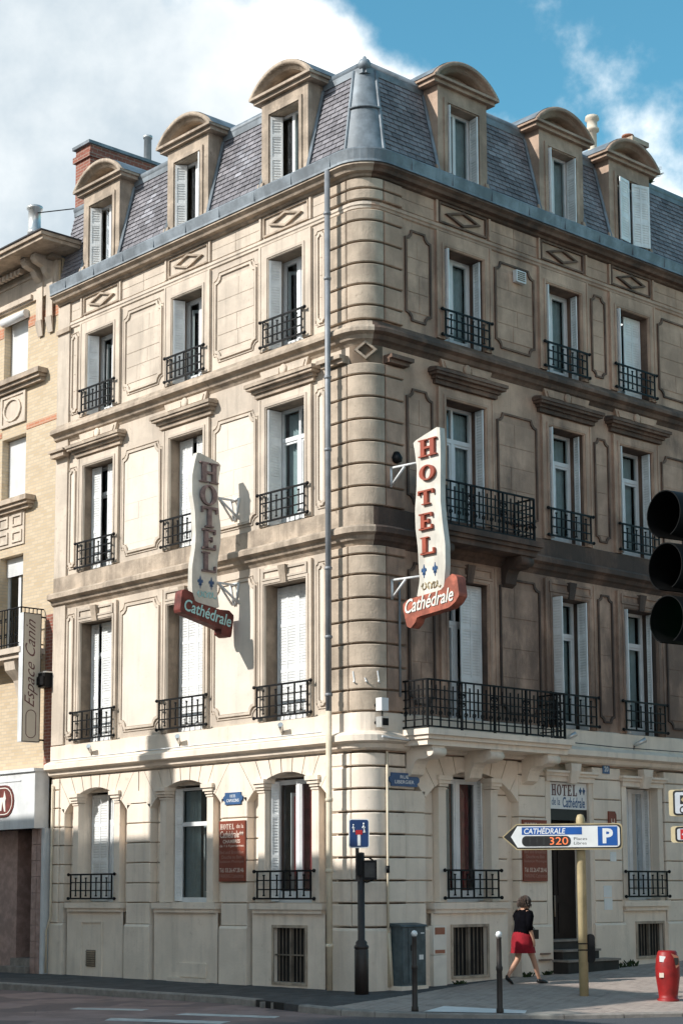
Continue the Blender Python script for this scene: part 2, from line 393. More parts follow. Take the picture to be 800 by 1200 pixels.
def gz_at(x, y):
    best = None
    for A, B_ in zip(rows, rows[1:]):
        for j in range(6):
            for tri in ((A[j], B_[j], B_[j+1]), (A[j], B_[j+1], A[j+1])):
                (x0, y0, z0), (x1, y1, z1), (x2, y2, z2) = tri
                d = (x1-x0)*(y2-y0)-(x2-x0)*(y1-y0)
                if abs(d) < 1e-9: continue
                l1 = ((x-x0)*(y2-y0)-(x2-x0)*(y-y0))/d; l2 = ((x1-x0)*(y-y0)-(x-x0)*(y1-y0))/d
                if l1 >= -1e-6 and l2 >= -1e-6 and l1+l2 <= 1+1e-6: return z0+l1*(z1-z0)+l2*(z2-z0)
    return -.13
kerb = bpy.data.objects.new('kerb', None); link(kerb); struct(kerb)
for i in range(1, len(KERB)-2):
    a, c = Vector((*KERB[i], KZ[i])), Vector((*KERB[i+1], KZ[i+1])); L = (c-a).length; n = max(1, round(L/1.1)); d = (c-a)/n
    nrm = Vector((d.y, -d.x, 0)).normalized()
    for k in range(n):
        p, q = a+d*k+d.normalized()*.006, a+d*(k+1)-d.normalized()*.006
        if -.42 < (p.x+q.x)/2 < .45 and p.y < -1.5: continue
        b = mb(None, 'kerb'); up = Vector((0, 0, .006))
        prof = [(-.16, 0.), (.0, 0.), (.02, -.02), (.03, -.2), (-.16, -.2)]
        b.loft([[tuple(P_+nrm*o+up+Vector((0, 0, h))) for o, h in prof] for P_ in (p, q)], smooth=False)
        b.build('kerb_stone', None, kerb)
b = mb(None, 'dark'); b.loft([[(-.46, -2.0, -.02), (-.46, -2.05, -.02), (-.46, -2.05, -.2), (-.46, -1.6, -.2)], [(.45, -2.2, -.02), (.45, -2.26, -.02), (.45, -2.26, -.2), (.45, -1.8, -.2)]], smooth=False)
dr = b.build('drain_opening'); struct(dr)
b = mb(None, 'kerb')
for x in (-.15, .12): b.box(x-.012, x+.012, -2.22, -2.1, -.13, -.03)
b.build('drain_bar', None, dr)
for nm, q in (('crossing_stripe', [(-.05, -5.14), (1.74, -4.34), (2.0, -4.75), (.3, -5.5)]), ('crossing_stripe', [(-.08, -3.75), (1.48, -3.2), (1.7, -3.5), (.1, -4.1)]), ('crossing_stripe', [(-2.3, -4.2), (-1.2, -3.6), (-1.0, -3.9), (-2.1, -4.5)])):
    b = mb(None, 'paint'); b.quad(*[(x, y, -.126) for x, y in q]); struct(b.build(nm))
def patch(name, q, m, dz=.008):
    b = mb(None, m); b.quad(*[(x, y, gz_at(x, y)+dz) for x, y in q]); return struct(b.build(name))
patch('white_patch', [(3.12, -1.86), (2.76, -1.07), (4.1, -.72), (4.36, -1.05)], 'signwhite', .012)  # flat white quad laid just above the pavement

# ================================================================ the hotel
R = .41
TL, TR = -9.6, 10.4                                           # far ends of the two fronts
HOTEL = thing('hotel_building', (0, 0, 0), 'four storey stone corner hotel with slate mansard roof, dormers and rounded corner pier', 'hotel')
def plan(w, u0=TL, u1=TR, n=9):                               # plan path of both fronts at offset w, round the corner
    pts = [(u0, -w)] if u0 < -R else []
    pts += [(-R+(R+w)*math.sin(a), R-(R+w)*math.cos(a)) for a in [PI/2*k/n for k in range(n+1)]]
    if u1 > R: pts.append((w, u1))
    return pts
def sweep(prof, m, name, u0=TL, u1=TR, mR=None, parent=None):
    b = MB(); rows = [[(x, y, z) for x, y in plan(w, u0, u1)] for w, z in prof]
    cols = list(zip(*rows)); nc = len(cols)
    for k in range(nc-1):
        b.m(mR if (mR and k >= nc-5) else m)
        for j in range(len(prof)-1): b.quad(cols[k][j], cols[k+1][j], cols[k+1][j+1], cols[k][j+1])
    b.m(m); b.face([b.pt(p) for p in cols[0]])
    b.m(mR or m); b.face([b.pt(p) for p in cols[-1]])
    return b.build(name, None, parent or HOTEL)
def wall(b, u0, u1, z0, z1, w, holes, depth, lining=None):    # flat wall with openings and their reveals
    us = sorted({u0, u1, *[h[0] for h in holes], *[h[1] for h in holes]}); zs = sorted({z0, z1, *[h[2] for h in holes], *[h[3] for h in holes]})
    for a, c in zip(us, us[1:]):
        for e, g in zip(zs, zs[1:]):
            um, zm = (a+c)/2, (e+g)/2
            if any(h[0] < um < h[1] and h[2] < zm < h[3] for h in holes): continue
            b.quad((a, w, e), (c, w, e), (c, w, g), (a, w, g))
    keep = b.cur
    if lining: b.m(lining)
    for h in holes:
        a, c, e, g = h[:4]; d = w-depth
        b.quad((a, w, e), (a, d, e), (a, d, g), (a, w, g)); b.quad((c, w, e), (c, d, e), (c, d, g), (c, w, g))
        b.quad((a, w, e), (c, w, e), (c, d, e), (a, d, e)); b.quad((a, w, g), (c, w, g), (c, d, g), (a, d, g))
    b.cur = keep
    return b
LB, RB = (-8.03, -5.05, -2.10), (2.48, 5.30, 7.45)            # bay centres
Z4, Z3, Z2 = (11.63, 13.38), (8.32, 10.53), (4.72, 7.22)
HW = {4: .48, 3: .53, 2: .57}
def holes(bays, side):
    o = []
    for i, c in enumerate(bays):
        for fl, z in ((4, Z4), (3, Z3), (2, Z2)):
            k = HW[fl] if side == 'L' else .52
            z0 = z[0]
            if side == 'R' and i == 0 and fl < 4: z0 -= .26
            o.append((c-k, c+k, z0, z[1]))
    return o
HL, HR = holes(LB, 'L'), holes(RB, 'R')
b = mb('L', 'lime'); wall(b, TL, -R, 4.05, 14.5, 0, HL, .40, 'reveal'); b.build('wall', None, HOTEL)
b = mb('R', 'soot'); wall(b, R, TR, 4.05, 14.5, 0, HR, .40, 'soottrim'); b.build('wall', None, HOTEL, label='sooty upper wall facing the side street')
GW = -.20
GL = [(c-.64, c+.64, 1.5, 3.72) for c in LB]
GR = [(RB[0]-.56, RB[0]+.56, 1.5, 3.72), (4.68, 5.80, .30, 3.72), (7.43-.49, 7.43+.49, 1.5, 3.70)]
BL = [(-2.48, -1.63, .12, 1.06)]
BR = [(2.03, 2.90, .22, 1.06), (7.18, 7.98, .42, 1.04)]
b = mb('L', 'cream'); wall(b, TL, -R, -.2, 4.06, GW, GL, .30); b.build('ground_floor_wall', None, HOTEL)
b = mb('R', 'cream'); wall(b, R, TR, -.2, 4.06, GW, GR, .30); b.build('ground_floor_wall', None, HOTEL)
def arcwall(z0, z1, w, m, name): 
    b = mb(None, m); b.strip([[(x, y, z) for x, y in plan(w, -R, R)] for z in (z0, z1)], True); return b.build(name, None, HOTEL)
arcwall(-.2, 4.06, GW+.03, 'cjoint', 'corner_wall'); arcwall(4.05, 14.5, 0, 'joint', 'corner_wall')
# back, inside and roof slab keep the rooms dark
b = mb(None, 'inside')
for z in (4.05, 7.75, 11.3, 14.45): b.box(TL+.05, -.45, .45, TR-.05, z, z+.12)
b.quad((TL+.02, .0, -.2), (TL+.02, TR, -.2), (TL+.02, TR, 14.5), (TL+.02, .0, 14.5))
b.quad((TL+.02, TR-.02, -.2), (0, TR-.02, -.2), (0, TR-.02, 14.4), (TL+.02, TR-.02, 14.4))
for y in (3.2,): b.quad((TL, y, 0), (-3.2, y, 0), (-3.2, y, 14.4), (TL, y, 14.4))
b.quad((-3.2, 3.2, 0), (-3.2, TR, 0), (-3.2, TR, 14.4), (-3.2, 3.2, 14.4))
b.build('inner_wall', None, HOTEL)
# string courses and main cornice
S3 = [(0, 11.63), (.05, 11.60), (.08, 11.51), (.19, 11.49), (.22, 11.44), (.22, 11.38), (.13, 11.34), (.10, 11.27), (.05, 11.24), (0, 11.18)]
S2 = [(0, 8.31), (.06, 8.28), (.06, 7.96), (.18, 7.94), (.22, 7.90), (.22, 7.81), (.13, 7.77), (.10, 7.70), (.05, 7.67), (0, 7.60)]
S1 = [(0, 4.73), (.06, 4.71), (.06, 4.40), (.16, 4.36), (.22, 4.32), (.22, 4.22), (.12, 4.18), (.10, 4.11), (.05, 4.08), (GW, 4.04)]
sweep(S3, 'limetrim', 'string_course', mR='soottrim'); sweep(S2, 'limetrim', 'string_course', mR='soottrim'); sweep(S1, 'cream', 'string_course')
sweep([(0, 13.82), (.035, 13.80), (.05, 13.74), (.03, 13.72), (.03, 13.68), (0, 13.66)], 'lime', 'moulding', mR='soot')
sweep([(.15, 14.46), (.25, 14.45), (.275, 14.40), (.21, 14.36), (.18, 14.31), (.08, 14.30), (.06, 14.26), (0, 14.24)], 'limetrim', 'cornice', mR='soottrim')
gut = sweep([(-.1, 14.74), (.24, 14.69), (.285, 14.70), (.30, 14.67), (.275, 14.49), (.285, 14.445), (.14, 14.44)], 'zinc', 'zinc_gutter')
for side, u in (('L', -9.0), ('R', .9)):
    for k in range(9): mb(side, 'zinc').box(u+k*1.05, u+.012+k*1.05, .26, .30, 14.48, 14.69).build('gutter_seam', None, gut)
# ---- panels of ashlar slabs inside notched mouldings
def notch(u0, u1, z0, z1, c):
    o = []
    for (cu, cz, a0) in ((u0, z0, 90), (u1, z0, 180), (u1, z1, 270), (u0, z1, 0)):
        for k in range(4):
            a = math.radians(a0-k*30); o.append((cu+c*math.cos(a), cz+c*math.sin(a)))
    return o
def panel(side, u0, u1, z0, z1, m, mt, slabs=True):
    c = min(.15, (u1-u0)*.24); g = .045 if side == 'L' else .036
    b = mb(side, mt); b.ring(notch(u0, u1, z0, z1, c), notch(u0+g, u1-g, z0+g, z1-g, c), 0, .034)
    if side == 'L': b.ring(notch(u0-.05, u1+.05, z0-.05, z1+.05, c), notch(u0-.035, u1+.035, z0-.035, z1+.035, c), 0, .02)
    b.build('panel_moulding', None, HOTEL)
    if side == 'L' and z1 < 11: mb(side, 'limepale').prism(notch(u0+g+.012, u1-g-.012, z0+g+.012, z1-g-.012, c), 0, .008).build('panel_field', None, HOTEL)
    if slabs:
        nu = 2 if u1-u0 > .6 else 1; n = 4; a0, a1, e0, e1 = u0+g+.03, u1-g-.03, z0+c+.03, z1-c-.03
        zr = [e0]+[e0+(e1-e0)*(q+random.uniform(-.12, .12))/n for q in range(1, n)]+[e1]
        for j in range(n):
            zz0, zz1 = zr[j], zr[j+1]; cuts = [a0, a0+(a1-a0)*random.uniform(.3, .7), a1] if nu == 2 and (j+n) % 3 else [a0, a1]
            for i in range(len(cuts)-1):
                mb(side, m).block(cuts[i]+.003, cuts[i+1]-.003, 0, .010+random.uniform(0, .004), zz0+.003, zz1-.003, .004).build('ashlar_slab', None, HOTEL)
def panels(side, bays, k4, k3, k2, e0, e1):
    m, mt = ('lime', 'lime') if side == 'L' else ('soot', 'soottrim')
    gaps = []
    edges = [e0]+[x for c in bays for x in (c-.75, c+.75)]+[e1]
    for i in range(0, len(edges), 2): gaps.append((edges[i], edges[i+1]))
    for (a, c) in gaps:
        if c-a < .25: continue
        a2, c2 = a+.10, c-.10
        panel(side, a2, c2, 11.80, 13.50, m, mt, True)
        panel(side, a2, c2, 8.46, 10.56, m if side == 'R' else 'limepale', mt, side == 'R' or c-a > 1)
        panel(side, a2, c2, 4.90, 7.42, m, mt, side == 'R')
panels('L', LB, 0, 0, 0, -9.22, -.93); panels('R', RB, 0, 0, 0, .87, 9.75)
# ---- window surrounds, hoods, keystones, diamond panels
def surround(side, c, fl, balcony=False):
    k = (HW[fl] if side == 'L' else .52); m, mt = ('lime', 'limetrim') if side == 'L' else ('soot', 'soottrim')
    b = mb(side, m); z0, z1 = {4: (11.63, 13.66), 3: (8.31, 10.72), 2: (4.73, 7.55)}[fl]; zt = {4: Z4, 3: Z3, 2: Z2}[fl][1]
    o = .73
    for s in (-1, 1):
        a0, a1 = sorted((c+s*k, c+s*o)); b.box(a0, a1, 0, .045, z0, z1)
        a0, a1 = sorted((c+s*(k+.02), c+s*(k+.075))); b.box(a0, a1, .045, .062, z0, zt+.07)
        a0, a1 = sorted((c+s*(o-.045), c+s*o)); b.box(a0, a1, .045, .06, z0, z1)
    b.box(c-k, c+k, 0, .045, zt, z1); b.box(c-k-.02, c+k+.02, .045, .062, zt+.02, zt+.07)
    if fl == 2:
        b.ring([(c-.62, 7.30), (c+.62, 7.30), (c+.62, 7.50), (c-.62, 7.50)], [(c-.57, 7.34), (c+.57, 7.34), (c+.57, 7.46), (c-.57, 7.46)], .045, .075)
    b.build('window_surround', None, HOTEL)
    if fl == 2: mb(side, mt).loft([[(c-.10, .045, 7.52), (c+.10, .045, 7.52), (c+.10, .14, 7.52), (c-.10, .14, 7.52)], [(c-.075, .045, 7.2), (c+.075, .045, 7.2), (c+.075, .085, 7.2), (c-.075, .085, 7.2)]], smooth=False).build('keystone', None, HOTEL)
    if fl == 3:
        h = mb(side, mt); hw = .95
        for e, w, a, d in ((.0, .24, 10.95, 11.01), (.03, .21, 10.90, 10.95), (.09, .13, 10.84, 10.90), (.13, .08, 10.76, 10.84)): h.box(c-hw+e, c+hw-e, 0, w, a, d-.001)
        h.loft([[(c-hw+.05, 0, 11.06), (c+hw-.05, 0, 11.06), (c+hw-.05, .05, 11.06), (c-hw+.05, .05, 11.06)], [(c-hw, 0, 11.012), (c+hw, 0, 11.012), (c+hw, .24, 11.012), (c-hw, .24, 11.012)]], smooth=False)
        h.build('window_hood', None, HOTEL)
        f = mb(side, m); f.prism([(c-.60, 11.05), (c+.60, 11.05), (c+.68, 11.24), (c-.68, 11.24)], 0, .07)
        for s in (-1, 1): f.prism([(c+s*.12, 11.09), (c+s*.55, 11.09), (c+s*.60, 11.2), (c+s*.12, 11.2)], .07, .09)
        f.lathe((c, .065, 11.15), [(.10, 0), (.10, .03), (.07, .045), (.0, .045)], 12, 'w'); f.build('frieze_panel', None, HOTEL)
    if fl == 4:
        d = mb(side, mt); a, e, z, y = c-.64, c+.64, 13.84, 14.235
        d.ring([(a, z), (e, z), (e, y), (a, y)], [(a+.035, z+.035), (e-.035, z+.035), (e-.035, y-.035), (a+.035, y-.035)], 0, .04)
        d.ring([(c-.47, (z+y)/2), (c, z+.05), (c+.47, (z+y)/2), (c, y-.05)], [(c-.36, (z+y)/2), (c, z+.095), (c+.36, (z+y)/2), (c, y-.095)], 0, .055)
        d.build('diamond_panel', None, HOTEL)
        for s in (-1, 1):
            a0, a1 = sorted((c+s*.68, c+s*.73)); mb(side, m).box(a0, a1, 0, .055, 13.82, 14.238).build('pilaster_strip', None, HOTEL)
for side, bays in (('L', LB), ('R', RB)):
    for c in bays:
        for fl in (4, 3, 2): surround(side, c, fl)
# frieze stones between the diamond panels
for side, es, m in (('L', [(-9.14, LB[0]-.75), (LB[0]+.75, LB[1]-.75), (LB[1]+.75, LB[2]-.75), (LB[2]+.75, -.95)], 'lime'), ('R', [(.9, RB[0]-.75), (RB[0]+.75, RB[1]-.75), (RB[1]+.75, RB[2]-.75), (RB[2]+.75, 9.75)], 'soot')):
    for a, c in es:
        n = max(1, round((c-a)/.75))
        for i in range(n):
            for j in range(2):
                u0, u1 = a+(c-a)*i/n, a+(c-a)*(i+1)/n
                mb(side, m).block(u0+.004, u1-.004, 0, .014+random.uniform(0, .004), 13.83+j*.205, 14.031+j*.205, .005).build('frieze_stone', None, HOTEL)
# ---- end pilasters
b = mb('L', 'lime'); b.box(TL, -9.16, 0, .05, 4.74, 14.23); b.build('end_pilaster', None, HOTEL)
b = mb('L', 'limetrim')
b.box(TL, -9.10, .05, .20, 10.86, 10.96); b.box(TL, -9.05, 0, .25, 10.96, 11.01); b.build('pilaster_capital', None, HOTEL)
mb('L', 'limetrim').box(TL, -9.10, .05, .10, 13.60, 13.70).build('pilaster_capital', None, HOTEL)
# ---- rusticated rounded corner pier
def course(z0, z1, w0, w1, mL, mC, mR, uL=-.95, uR=.87, g=.016):
    mb('L', mL).block(uL, -R-.012, w0, w1, z0+g, z1-g).build('pier_stone', None, HOTEL)
    mb('R', mR).block(R+.012, uR, w0, w1, z0+g, z1-g).build('pier_stone', None, HOTEL)
    b = mb(None, mC); c = .015
    a0, n = .03, 10
    def arc(w, e): return [(-R+(R+w)*math.sin(a), R-(R+w)*math.cos(a)) for a in [a0+e+(PI/2-2*a0-2*e)*k/n for k in range(n+1)]]
    R_ = lambda w, z, e: [(x, y, z) for x, y in arc(w, e)]
    A1, A2, A3, A4 = R_(w1-c, z0+g, 0), R_(w1, z0+g+c, .02), R_(w1, z1-g-c, .02), R_(w1-c, z1-g, 0)
    b.strip([R_(w0, z0+g, 0), A1, A2]); b.strip([A2, A3], True); b.strip([A3, A4, R_(w0, z1-g, 0)])
    for e in (0, -1): b.face([b.pt(r[e]) for r in (R_(w0, z0+g, 0), A1, A2, A3, A4, R_(w0, z1-g, 0))])
    o = b.build('pier_stone', None, HOTEL)
def courses(zs, w0, w1, *mm):
    jm = 'joint' if mm[0] != 'cream' else 'cjoint'
    mb('L', jm).box(-.94, -R-.03, w0, w0+.03, zs[0]+.02, zs[-1]-.02).build('joint_bed', None, HOTEL); mb('R', jm).box(R+.03, .86, w0, w0+.03, zs[0]+.02, zs[-1]-.02).build('joint_bed', None, HOTEL)
    for a, c in zip(zs, zs[1:]): course(a, c, w0, w1, *mm)
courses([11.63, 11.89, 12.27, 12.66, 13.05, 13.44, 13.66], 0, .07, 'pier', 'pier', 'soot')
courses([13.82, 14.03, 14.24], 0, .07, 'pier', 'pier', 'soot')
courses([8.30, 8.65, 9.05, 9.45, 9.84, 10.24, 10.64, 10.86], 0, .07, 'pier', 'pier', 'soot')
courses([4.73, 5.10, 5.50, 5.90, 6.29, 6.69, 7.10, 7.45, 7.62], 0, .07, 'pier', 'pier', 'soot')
b = mb('L', 'limetrim'); b.box(-1.05, -R-.02, 0, .22, 10.95, 11.02); b.box(-1.0, -R-.02, 0, .15, 10.88, 10.95); b.build('pilaster_capital', None, HOTEL)
b = mb('R', 'soottrim'); b.box(R+.02, .98, 0, .22, 10.95, 11.02); b.box(R+.02, .93, 0, .15, 10.88, 10.95); b.build('pilaster_capital', None, HOTEL)
b = mb(None, 'limetrim')                                       # diamond boss on the rounded corner
a45 = PI/4; cx, cy = -R+(R+.005)*math.sin(a45), R-(R+.005)*math.cos(a45)
fr = basis((cx, cy, 11.08), (1, 1, 0), (0, 0, 1))
b.f = fr; b.ring([(-.2, 0), (0, -.17), (.2, 0), (0, .17)], [(-.14, 0), (0, -.12), (.14, 0), (0, .12)], -.09, .05); b.build('diamond_boss', None, HOTEL)
# ---- ground floor: rusticated piers, arches, sills
ZC = [1.07, 1.49, 1.87, 2.26, 2.65, 3.03, 3.42]
def blocks(side, u0, u1, zs, w0, w1, m='cream', n=1, g=.010):
    lo, hi = sorted((u0, u1)); mb(side, 'cjoint').box(lo+.02, hi-.02, w0, w1-.028 if w1-w0 > .05 else w0+.008, zs[0]+.02, zs[-1]-.02).build('joint_bed', None, HOTEL)
    for a, c in zip(zs, zs[1:]):
        for i in range(n):
            x0, x1 = u0+(u1-u0)*i/n, u0+(u1-u0)*(i+1)/n
            mb(side, m).block(x0+(.004 if n > 1 else 0), x1-(.004 if n > 1 else 0), w0, w1, a+g, c-g, .012).build('wall_stone', None, HOTEL)
courses([1.09]+ZC[1:]+[3.80, 4.04], GW, 0.02, 'cream', 'cream', 'cream')
for z0, z1, w in ((-.2, 1.03, .045), ):
    sweep([(GW, z0), (w, z0), (w, z1), (.02, z1+.045), (GW, z1+.05)], 'cream', 'plinth', -1.0, .95)
def arch(side, c, H, zs=3.30, za=3.80, top=4.045, lim=(-1.49, 1.49)):
    s_ = za-zs; Rc = (H*H+s_*s_)/(2*s_); zc = za-Rc; A = math.asin(H/Rc); N = 9
    for k in range(N):
        t0, t1 = -A+2*A*k/N, -A+2*A*(k+1)/N
        inn = [(c+Rc*math.sin(t0+(t1-t0)*j/3), zc+Rc*math.cos(t0+(t1-t0)*j/3)) for j in range(4)]
        def out(tt):
            if abs(tt) < 1e-6: return (c, top)
            u = (top-zc)*math.tan(tt); u = max(lim[0], min(lim[1], u)); z = zc+u/math.tan(tt); return (c+u, min(z, top))
        o0, o1 = out(t0), out(t1); poly = inn+[o1]
        for lu in lim:
            if abs(o0[0]-c-lu) < 1e-6 and o0[1] < top-1e-3 or abs(o1[0]-c-lu) < 1e-6 and o1[1] < top-1e-3:
                if abs(o0[0]-o1[0]) > 1e-4: poly.append((c+lu, top))
        poly.append(o0)
        mu, mz = sum(p[0] for p in poly)/len(poly), sum(p[1] for p in poly)/len(poly)
        poly = [(mu+(u-mu)*(1-.03/max(.2, max(q[0] for q in poly)-min(q[0] for q in poly))), mz+(z-mz)*.985) for u, z in poly]
        mb(side, 'cream').prism(poly, GW, .0).build('voussoir', None, HOTEL)
for c in LB: arch('L', c, 1.10)
arch('R', RB[0]+.09, 1.19, lim=(-1.46, 1.205))
def spandrel(side, a, c):
    m_ = (a+c)/2; mb(side, 'cream').prism([(a+.005, 3.43), (c-.005, 3.43), (c-.2 if c-a > .6 else m_+.05, 3.66), (a+.2 if c-a > .6 else m_-.05, 3.66)], GW, .004).build('spandrel_stone', None, HOTEL)
for a, c in ((LB[0]+1.1, LB[1]-1.1), (LB[1]+1.1, LB[2]-1.1)):
    blocks('L', a, c, ZC, GW, .0); spandrel('L', a, c)
blocks('L', TL, -9.30, ZC+[3.8, 4.04], GW, .03); blocks('L', -9.29, -9.13, ZC, GW, .0)
blocks('R', .87, 1.36, ZC, GW, .0); blocks('R', .87, 1.10, [3.42, 3.80], GW, .0)
blocks('R', 3.78, 4.52, ZC+[3.80, 4.04], GW, .0)
blocks('R', 5.90, 6.74, ZC+[3.80, 4.04], GW, .0); blocks('R', 8.12, 9.9, ZC+[3.80, 4.04], GW, .0, n=2)
def plinth(side, u0, u1):
    b = mb(side, 'cream'); b.loft([[(u0, GW, -.2), (u1, GW, -.2), (u1, .03, -.2), (u0, .03, -.2)], [(u0, GW, 1.03), (u1, GW, 1.03), (u1, .03, 1.03), (u0, .03, 1.03)], [(u0, GW, 1.075), (u1, GW, 1.075), (u1, .0, 1.075), (u0, .0, 1.075)]], smooth=False); b.build('plinth', None, HOTEL)
for a, c in ((TL, -9.10), (LB[0]+1.08, LB[1]-1.08), (LB[1]+1.08, LB[2]-1.08)): plinth('L', a, c)
for a, c in ((.96, 1.40), (3.75, 4.62), (5.86, 6.78), (8.10, TR)): plinth('R', a, c)
def bayfield(side, c, H, hw, apron_holes=()):
    for s in (-1, 1):
        a0, a1 = sorted((c+s*(hw+.19), c+s*H)); blocks(side, a0, a1, [1.49]+ZC[2:]+[3.8], GW, GW+.03)
        b = mb(side, 'cream'); a0, a1 = sorted((c+s*(hw-.005), c+s*(hw+.18))); b.box(a0, a1, GW, -.03, 1.5, 3.5); b.build('jamb_pilaster', None, HOTEL)
        b = mb(side, 'cream')
        for e, w, z0, z1 in ((.01, -.01, 3.46, 3.49), (.02, .01, 3.51, 3.56), (.05, .04, 3.56, 3.62), (.08, .07, 3.62, 3.70)):
            b.box(a0-e, a1+e, GW, w, z0, z1-.001)
        b.build('jamb_capital', None, HOTEL)
    b = mb(side, 'cream'); b.box(c-.98, c+.98, GW, .05, 1.38, 1.49); b.box(c-.93, c+.93, GW, .02, 1.31, 1.38); b.build('window_sill', None, HOTEL)
    b = mb(side, 'cream'); wall(b, c-.98, c+.98, -.2, 1.31, -.03, apron_holes, .09); b.build('window_apron', None, HOTEL)
    for h in apron_holes: cellar(side, h)
def cellar(side, h):
    a, c, z0, z1 = h[:4]
    f = mb(side, 'limetrim'); f.ring([(a-.05, z0-.05), (c+.05, z0-.05), (c+.05, z1+.05), (a-.05, z1+.05)], [(a, z0), (c, z0), (c, z1), (a, z1)], -.04, -.012); fo = f.build('cellar_window', None, HOTEL)
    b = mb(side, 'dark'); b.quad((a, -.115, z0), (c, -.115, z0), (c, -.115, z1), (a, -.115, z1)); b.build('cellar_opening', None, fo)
    b = mb(side, 'rustmesh'); n = 9
    b.box((a+c)/2-.018, (a+c)/2+.018, -.09, -.05, z0, z1); 
    if side == 'L': b.box(a, c, -.088, -.052, (z0+z1)/2-.012, (z0+z1)/2+.012)
    for k in range(1, n): b.box(a+(c-a)*k/n-.006, a+(c-a)*k/n+.006, -.085, -.07, z0, z1)
    b.build('grille', None, fo)
M['rustmesh'] = mat('rusty_mesh', (.22, .18, .14), .8, var=.2)
bayfield('L', LB[0], 1.1, .64); bayfield('L', LB[1], 1.1, .64); bayfield('L', LB[2], 1.1, .64, BL)
bayfield('R', RB[0]+.09-.09, 1.18, .58, BR[:1])
b = mb('R', 'cream'); c = 7.43; b.box(c-.72, c+.72, GW, .07, 1.38, 1.49); b.box(c-.66, c+.66, GW, .03, 1.30, 1.38); b.build('window_sill', None, HOTEL)
b = mb('R', 'cream'); wall(b, 6.78, 8.10, -.2, 1.30, -.03, BR[1:], .09); b.build('window_apron', None, HOTEL); cellar('R', BR[1])
# flat lintels with keystones over the door and the last window
def lintel(c, hw, z):
    b = mb('R', 'cream'); b.box(c-hw, c+hw, GW, .02, z, z+.10); b.box(c-hw-.05, c+hw+.05, GW, .06, z+.10, z+.16); b.box(c-hw-.08, c+hw+.08, GW, .10, z+.16, z+.20)
    for s in (-1, 1):
        a0, a1 = sorted((c+s*(hw-.14), c+s*hw)); b.box(a0, a1, GW, -.02, 1.49 if c > 6 else .2, z)
    b.build('lintel', None, HOTEL)
    k = mb('R', 'cream'); k.loft([[(c-.15, 0, z+.34), (c+.15, 0, z+.34), (c+.15, .16, z+.34), (c-.15, .16, z+.34)], [(c-.13, 0, z+.2), (c+.13, 0, z+.2), (c+.13, .15, z+.2), (c-.13, .15, z+.2)], [(c-.10, 0, z-.03), (c+.10, 0, z-.03), (c+.10, .08, z-.03), (c-.10, .08, z-.03)]], smooth=False); k.build('keystone', None, HOTEL)
lintel(5.24, .70, 3.72); lintel(7.43, .64, 3.70)
# ---- the door with its sign panel and steps
b = mb('R', 'doorwood'); M['doorwood'] = mat('dark_door', (.014, .009, .008), .6, var=.2, scale=6)
b.box(4.68, 5.80, -.44, -.40, .3, 3.0); b.box(5.15, 5.19, -.40, -.38, .3, 3.0)
for a in (4.78, 5.28): b.box(a, a+.32, -.40, -.385, 1.6, 2.8); b.box(a, a+.32, -.40, -.385, .9, 1.45)
do = b.build('door', None, HOTEL); mb('R', 'limetrim').tube([(5.12, -.34, 1.2), (5.12, -.34, 1.6)], .015).build('handle', None, do)
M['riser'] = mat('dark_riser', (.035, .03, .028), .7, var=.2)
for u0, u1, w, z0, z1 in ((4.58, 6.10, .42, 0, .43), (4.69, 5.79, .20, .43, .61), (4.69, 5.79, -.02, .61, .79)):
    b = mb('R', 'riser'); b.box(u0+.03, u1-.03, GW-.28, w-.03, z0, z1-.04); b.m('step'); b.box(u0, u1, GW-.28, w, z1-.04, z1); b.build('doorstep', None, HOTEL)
# ---------------------------------------------------------------- windows, shutters, railings
def shutter(side, par, a, c, z0, z1):                          # louvred leaf standing on the plan segment a-c, each (u,w)
    A, C_ = Vector((a[0], a[1])), Vector((c[0], c[1])); d = C_-A; L = d.length; d /= L; n = Vector((-d.y, d.x)); f0 = F[side]
    fr = lambda u, w, z: f0(A.x+d.x*u+n.x*w, A.y+d.y*u+n.y*w, z)
    b = MB(None, fr); b.m('shutter'); t_ = .012
    st = min(.045, L*.16)
    for u0, u1 in ((0, st), (L-st, L)): b.box(u0, u1, -t_, t_, z0, z1)
    H = z1-z0; rails = [z0, z0+H*.36, z0+H*.70, z1-.06]
    for z in rails: b.box(st, L-st, -t_+.001, t_-.001, z, z+.06)
    z = z0+.07; step = .052
    while z < z1-.08:
        if not any(r-.02 < z < r+.07 for r in rails):
            b.quad((st, -t_, z), (L-st, -t_, z), (L-st, t_, z+.045), (st, t_, z+.045)); b.quad((st, -t_, z), (L-st, -t_, z), (L-st, -t_+.002, z+.012), (st, -t_+.002, z+.012))
        z += step
    b.box(st, L-st, -.002, .002, z0+.06, z1-.06)
    if L > .4: b.box(L/2-.02, L/2+.02, -t_-.001, t_+.001, z0, z1)
    return b.build('shutter', None, par)
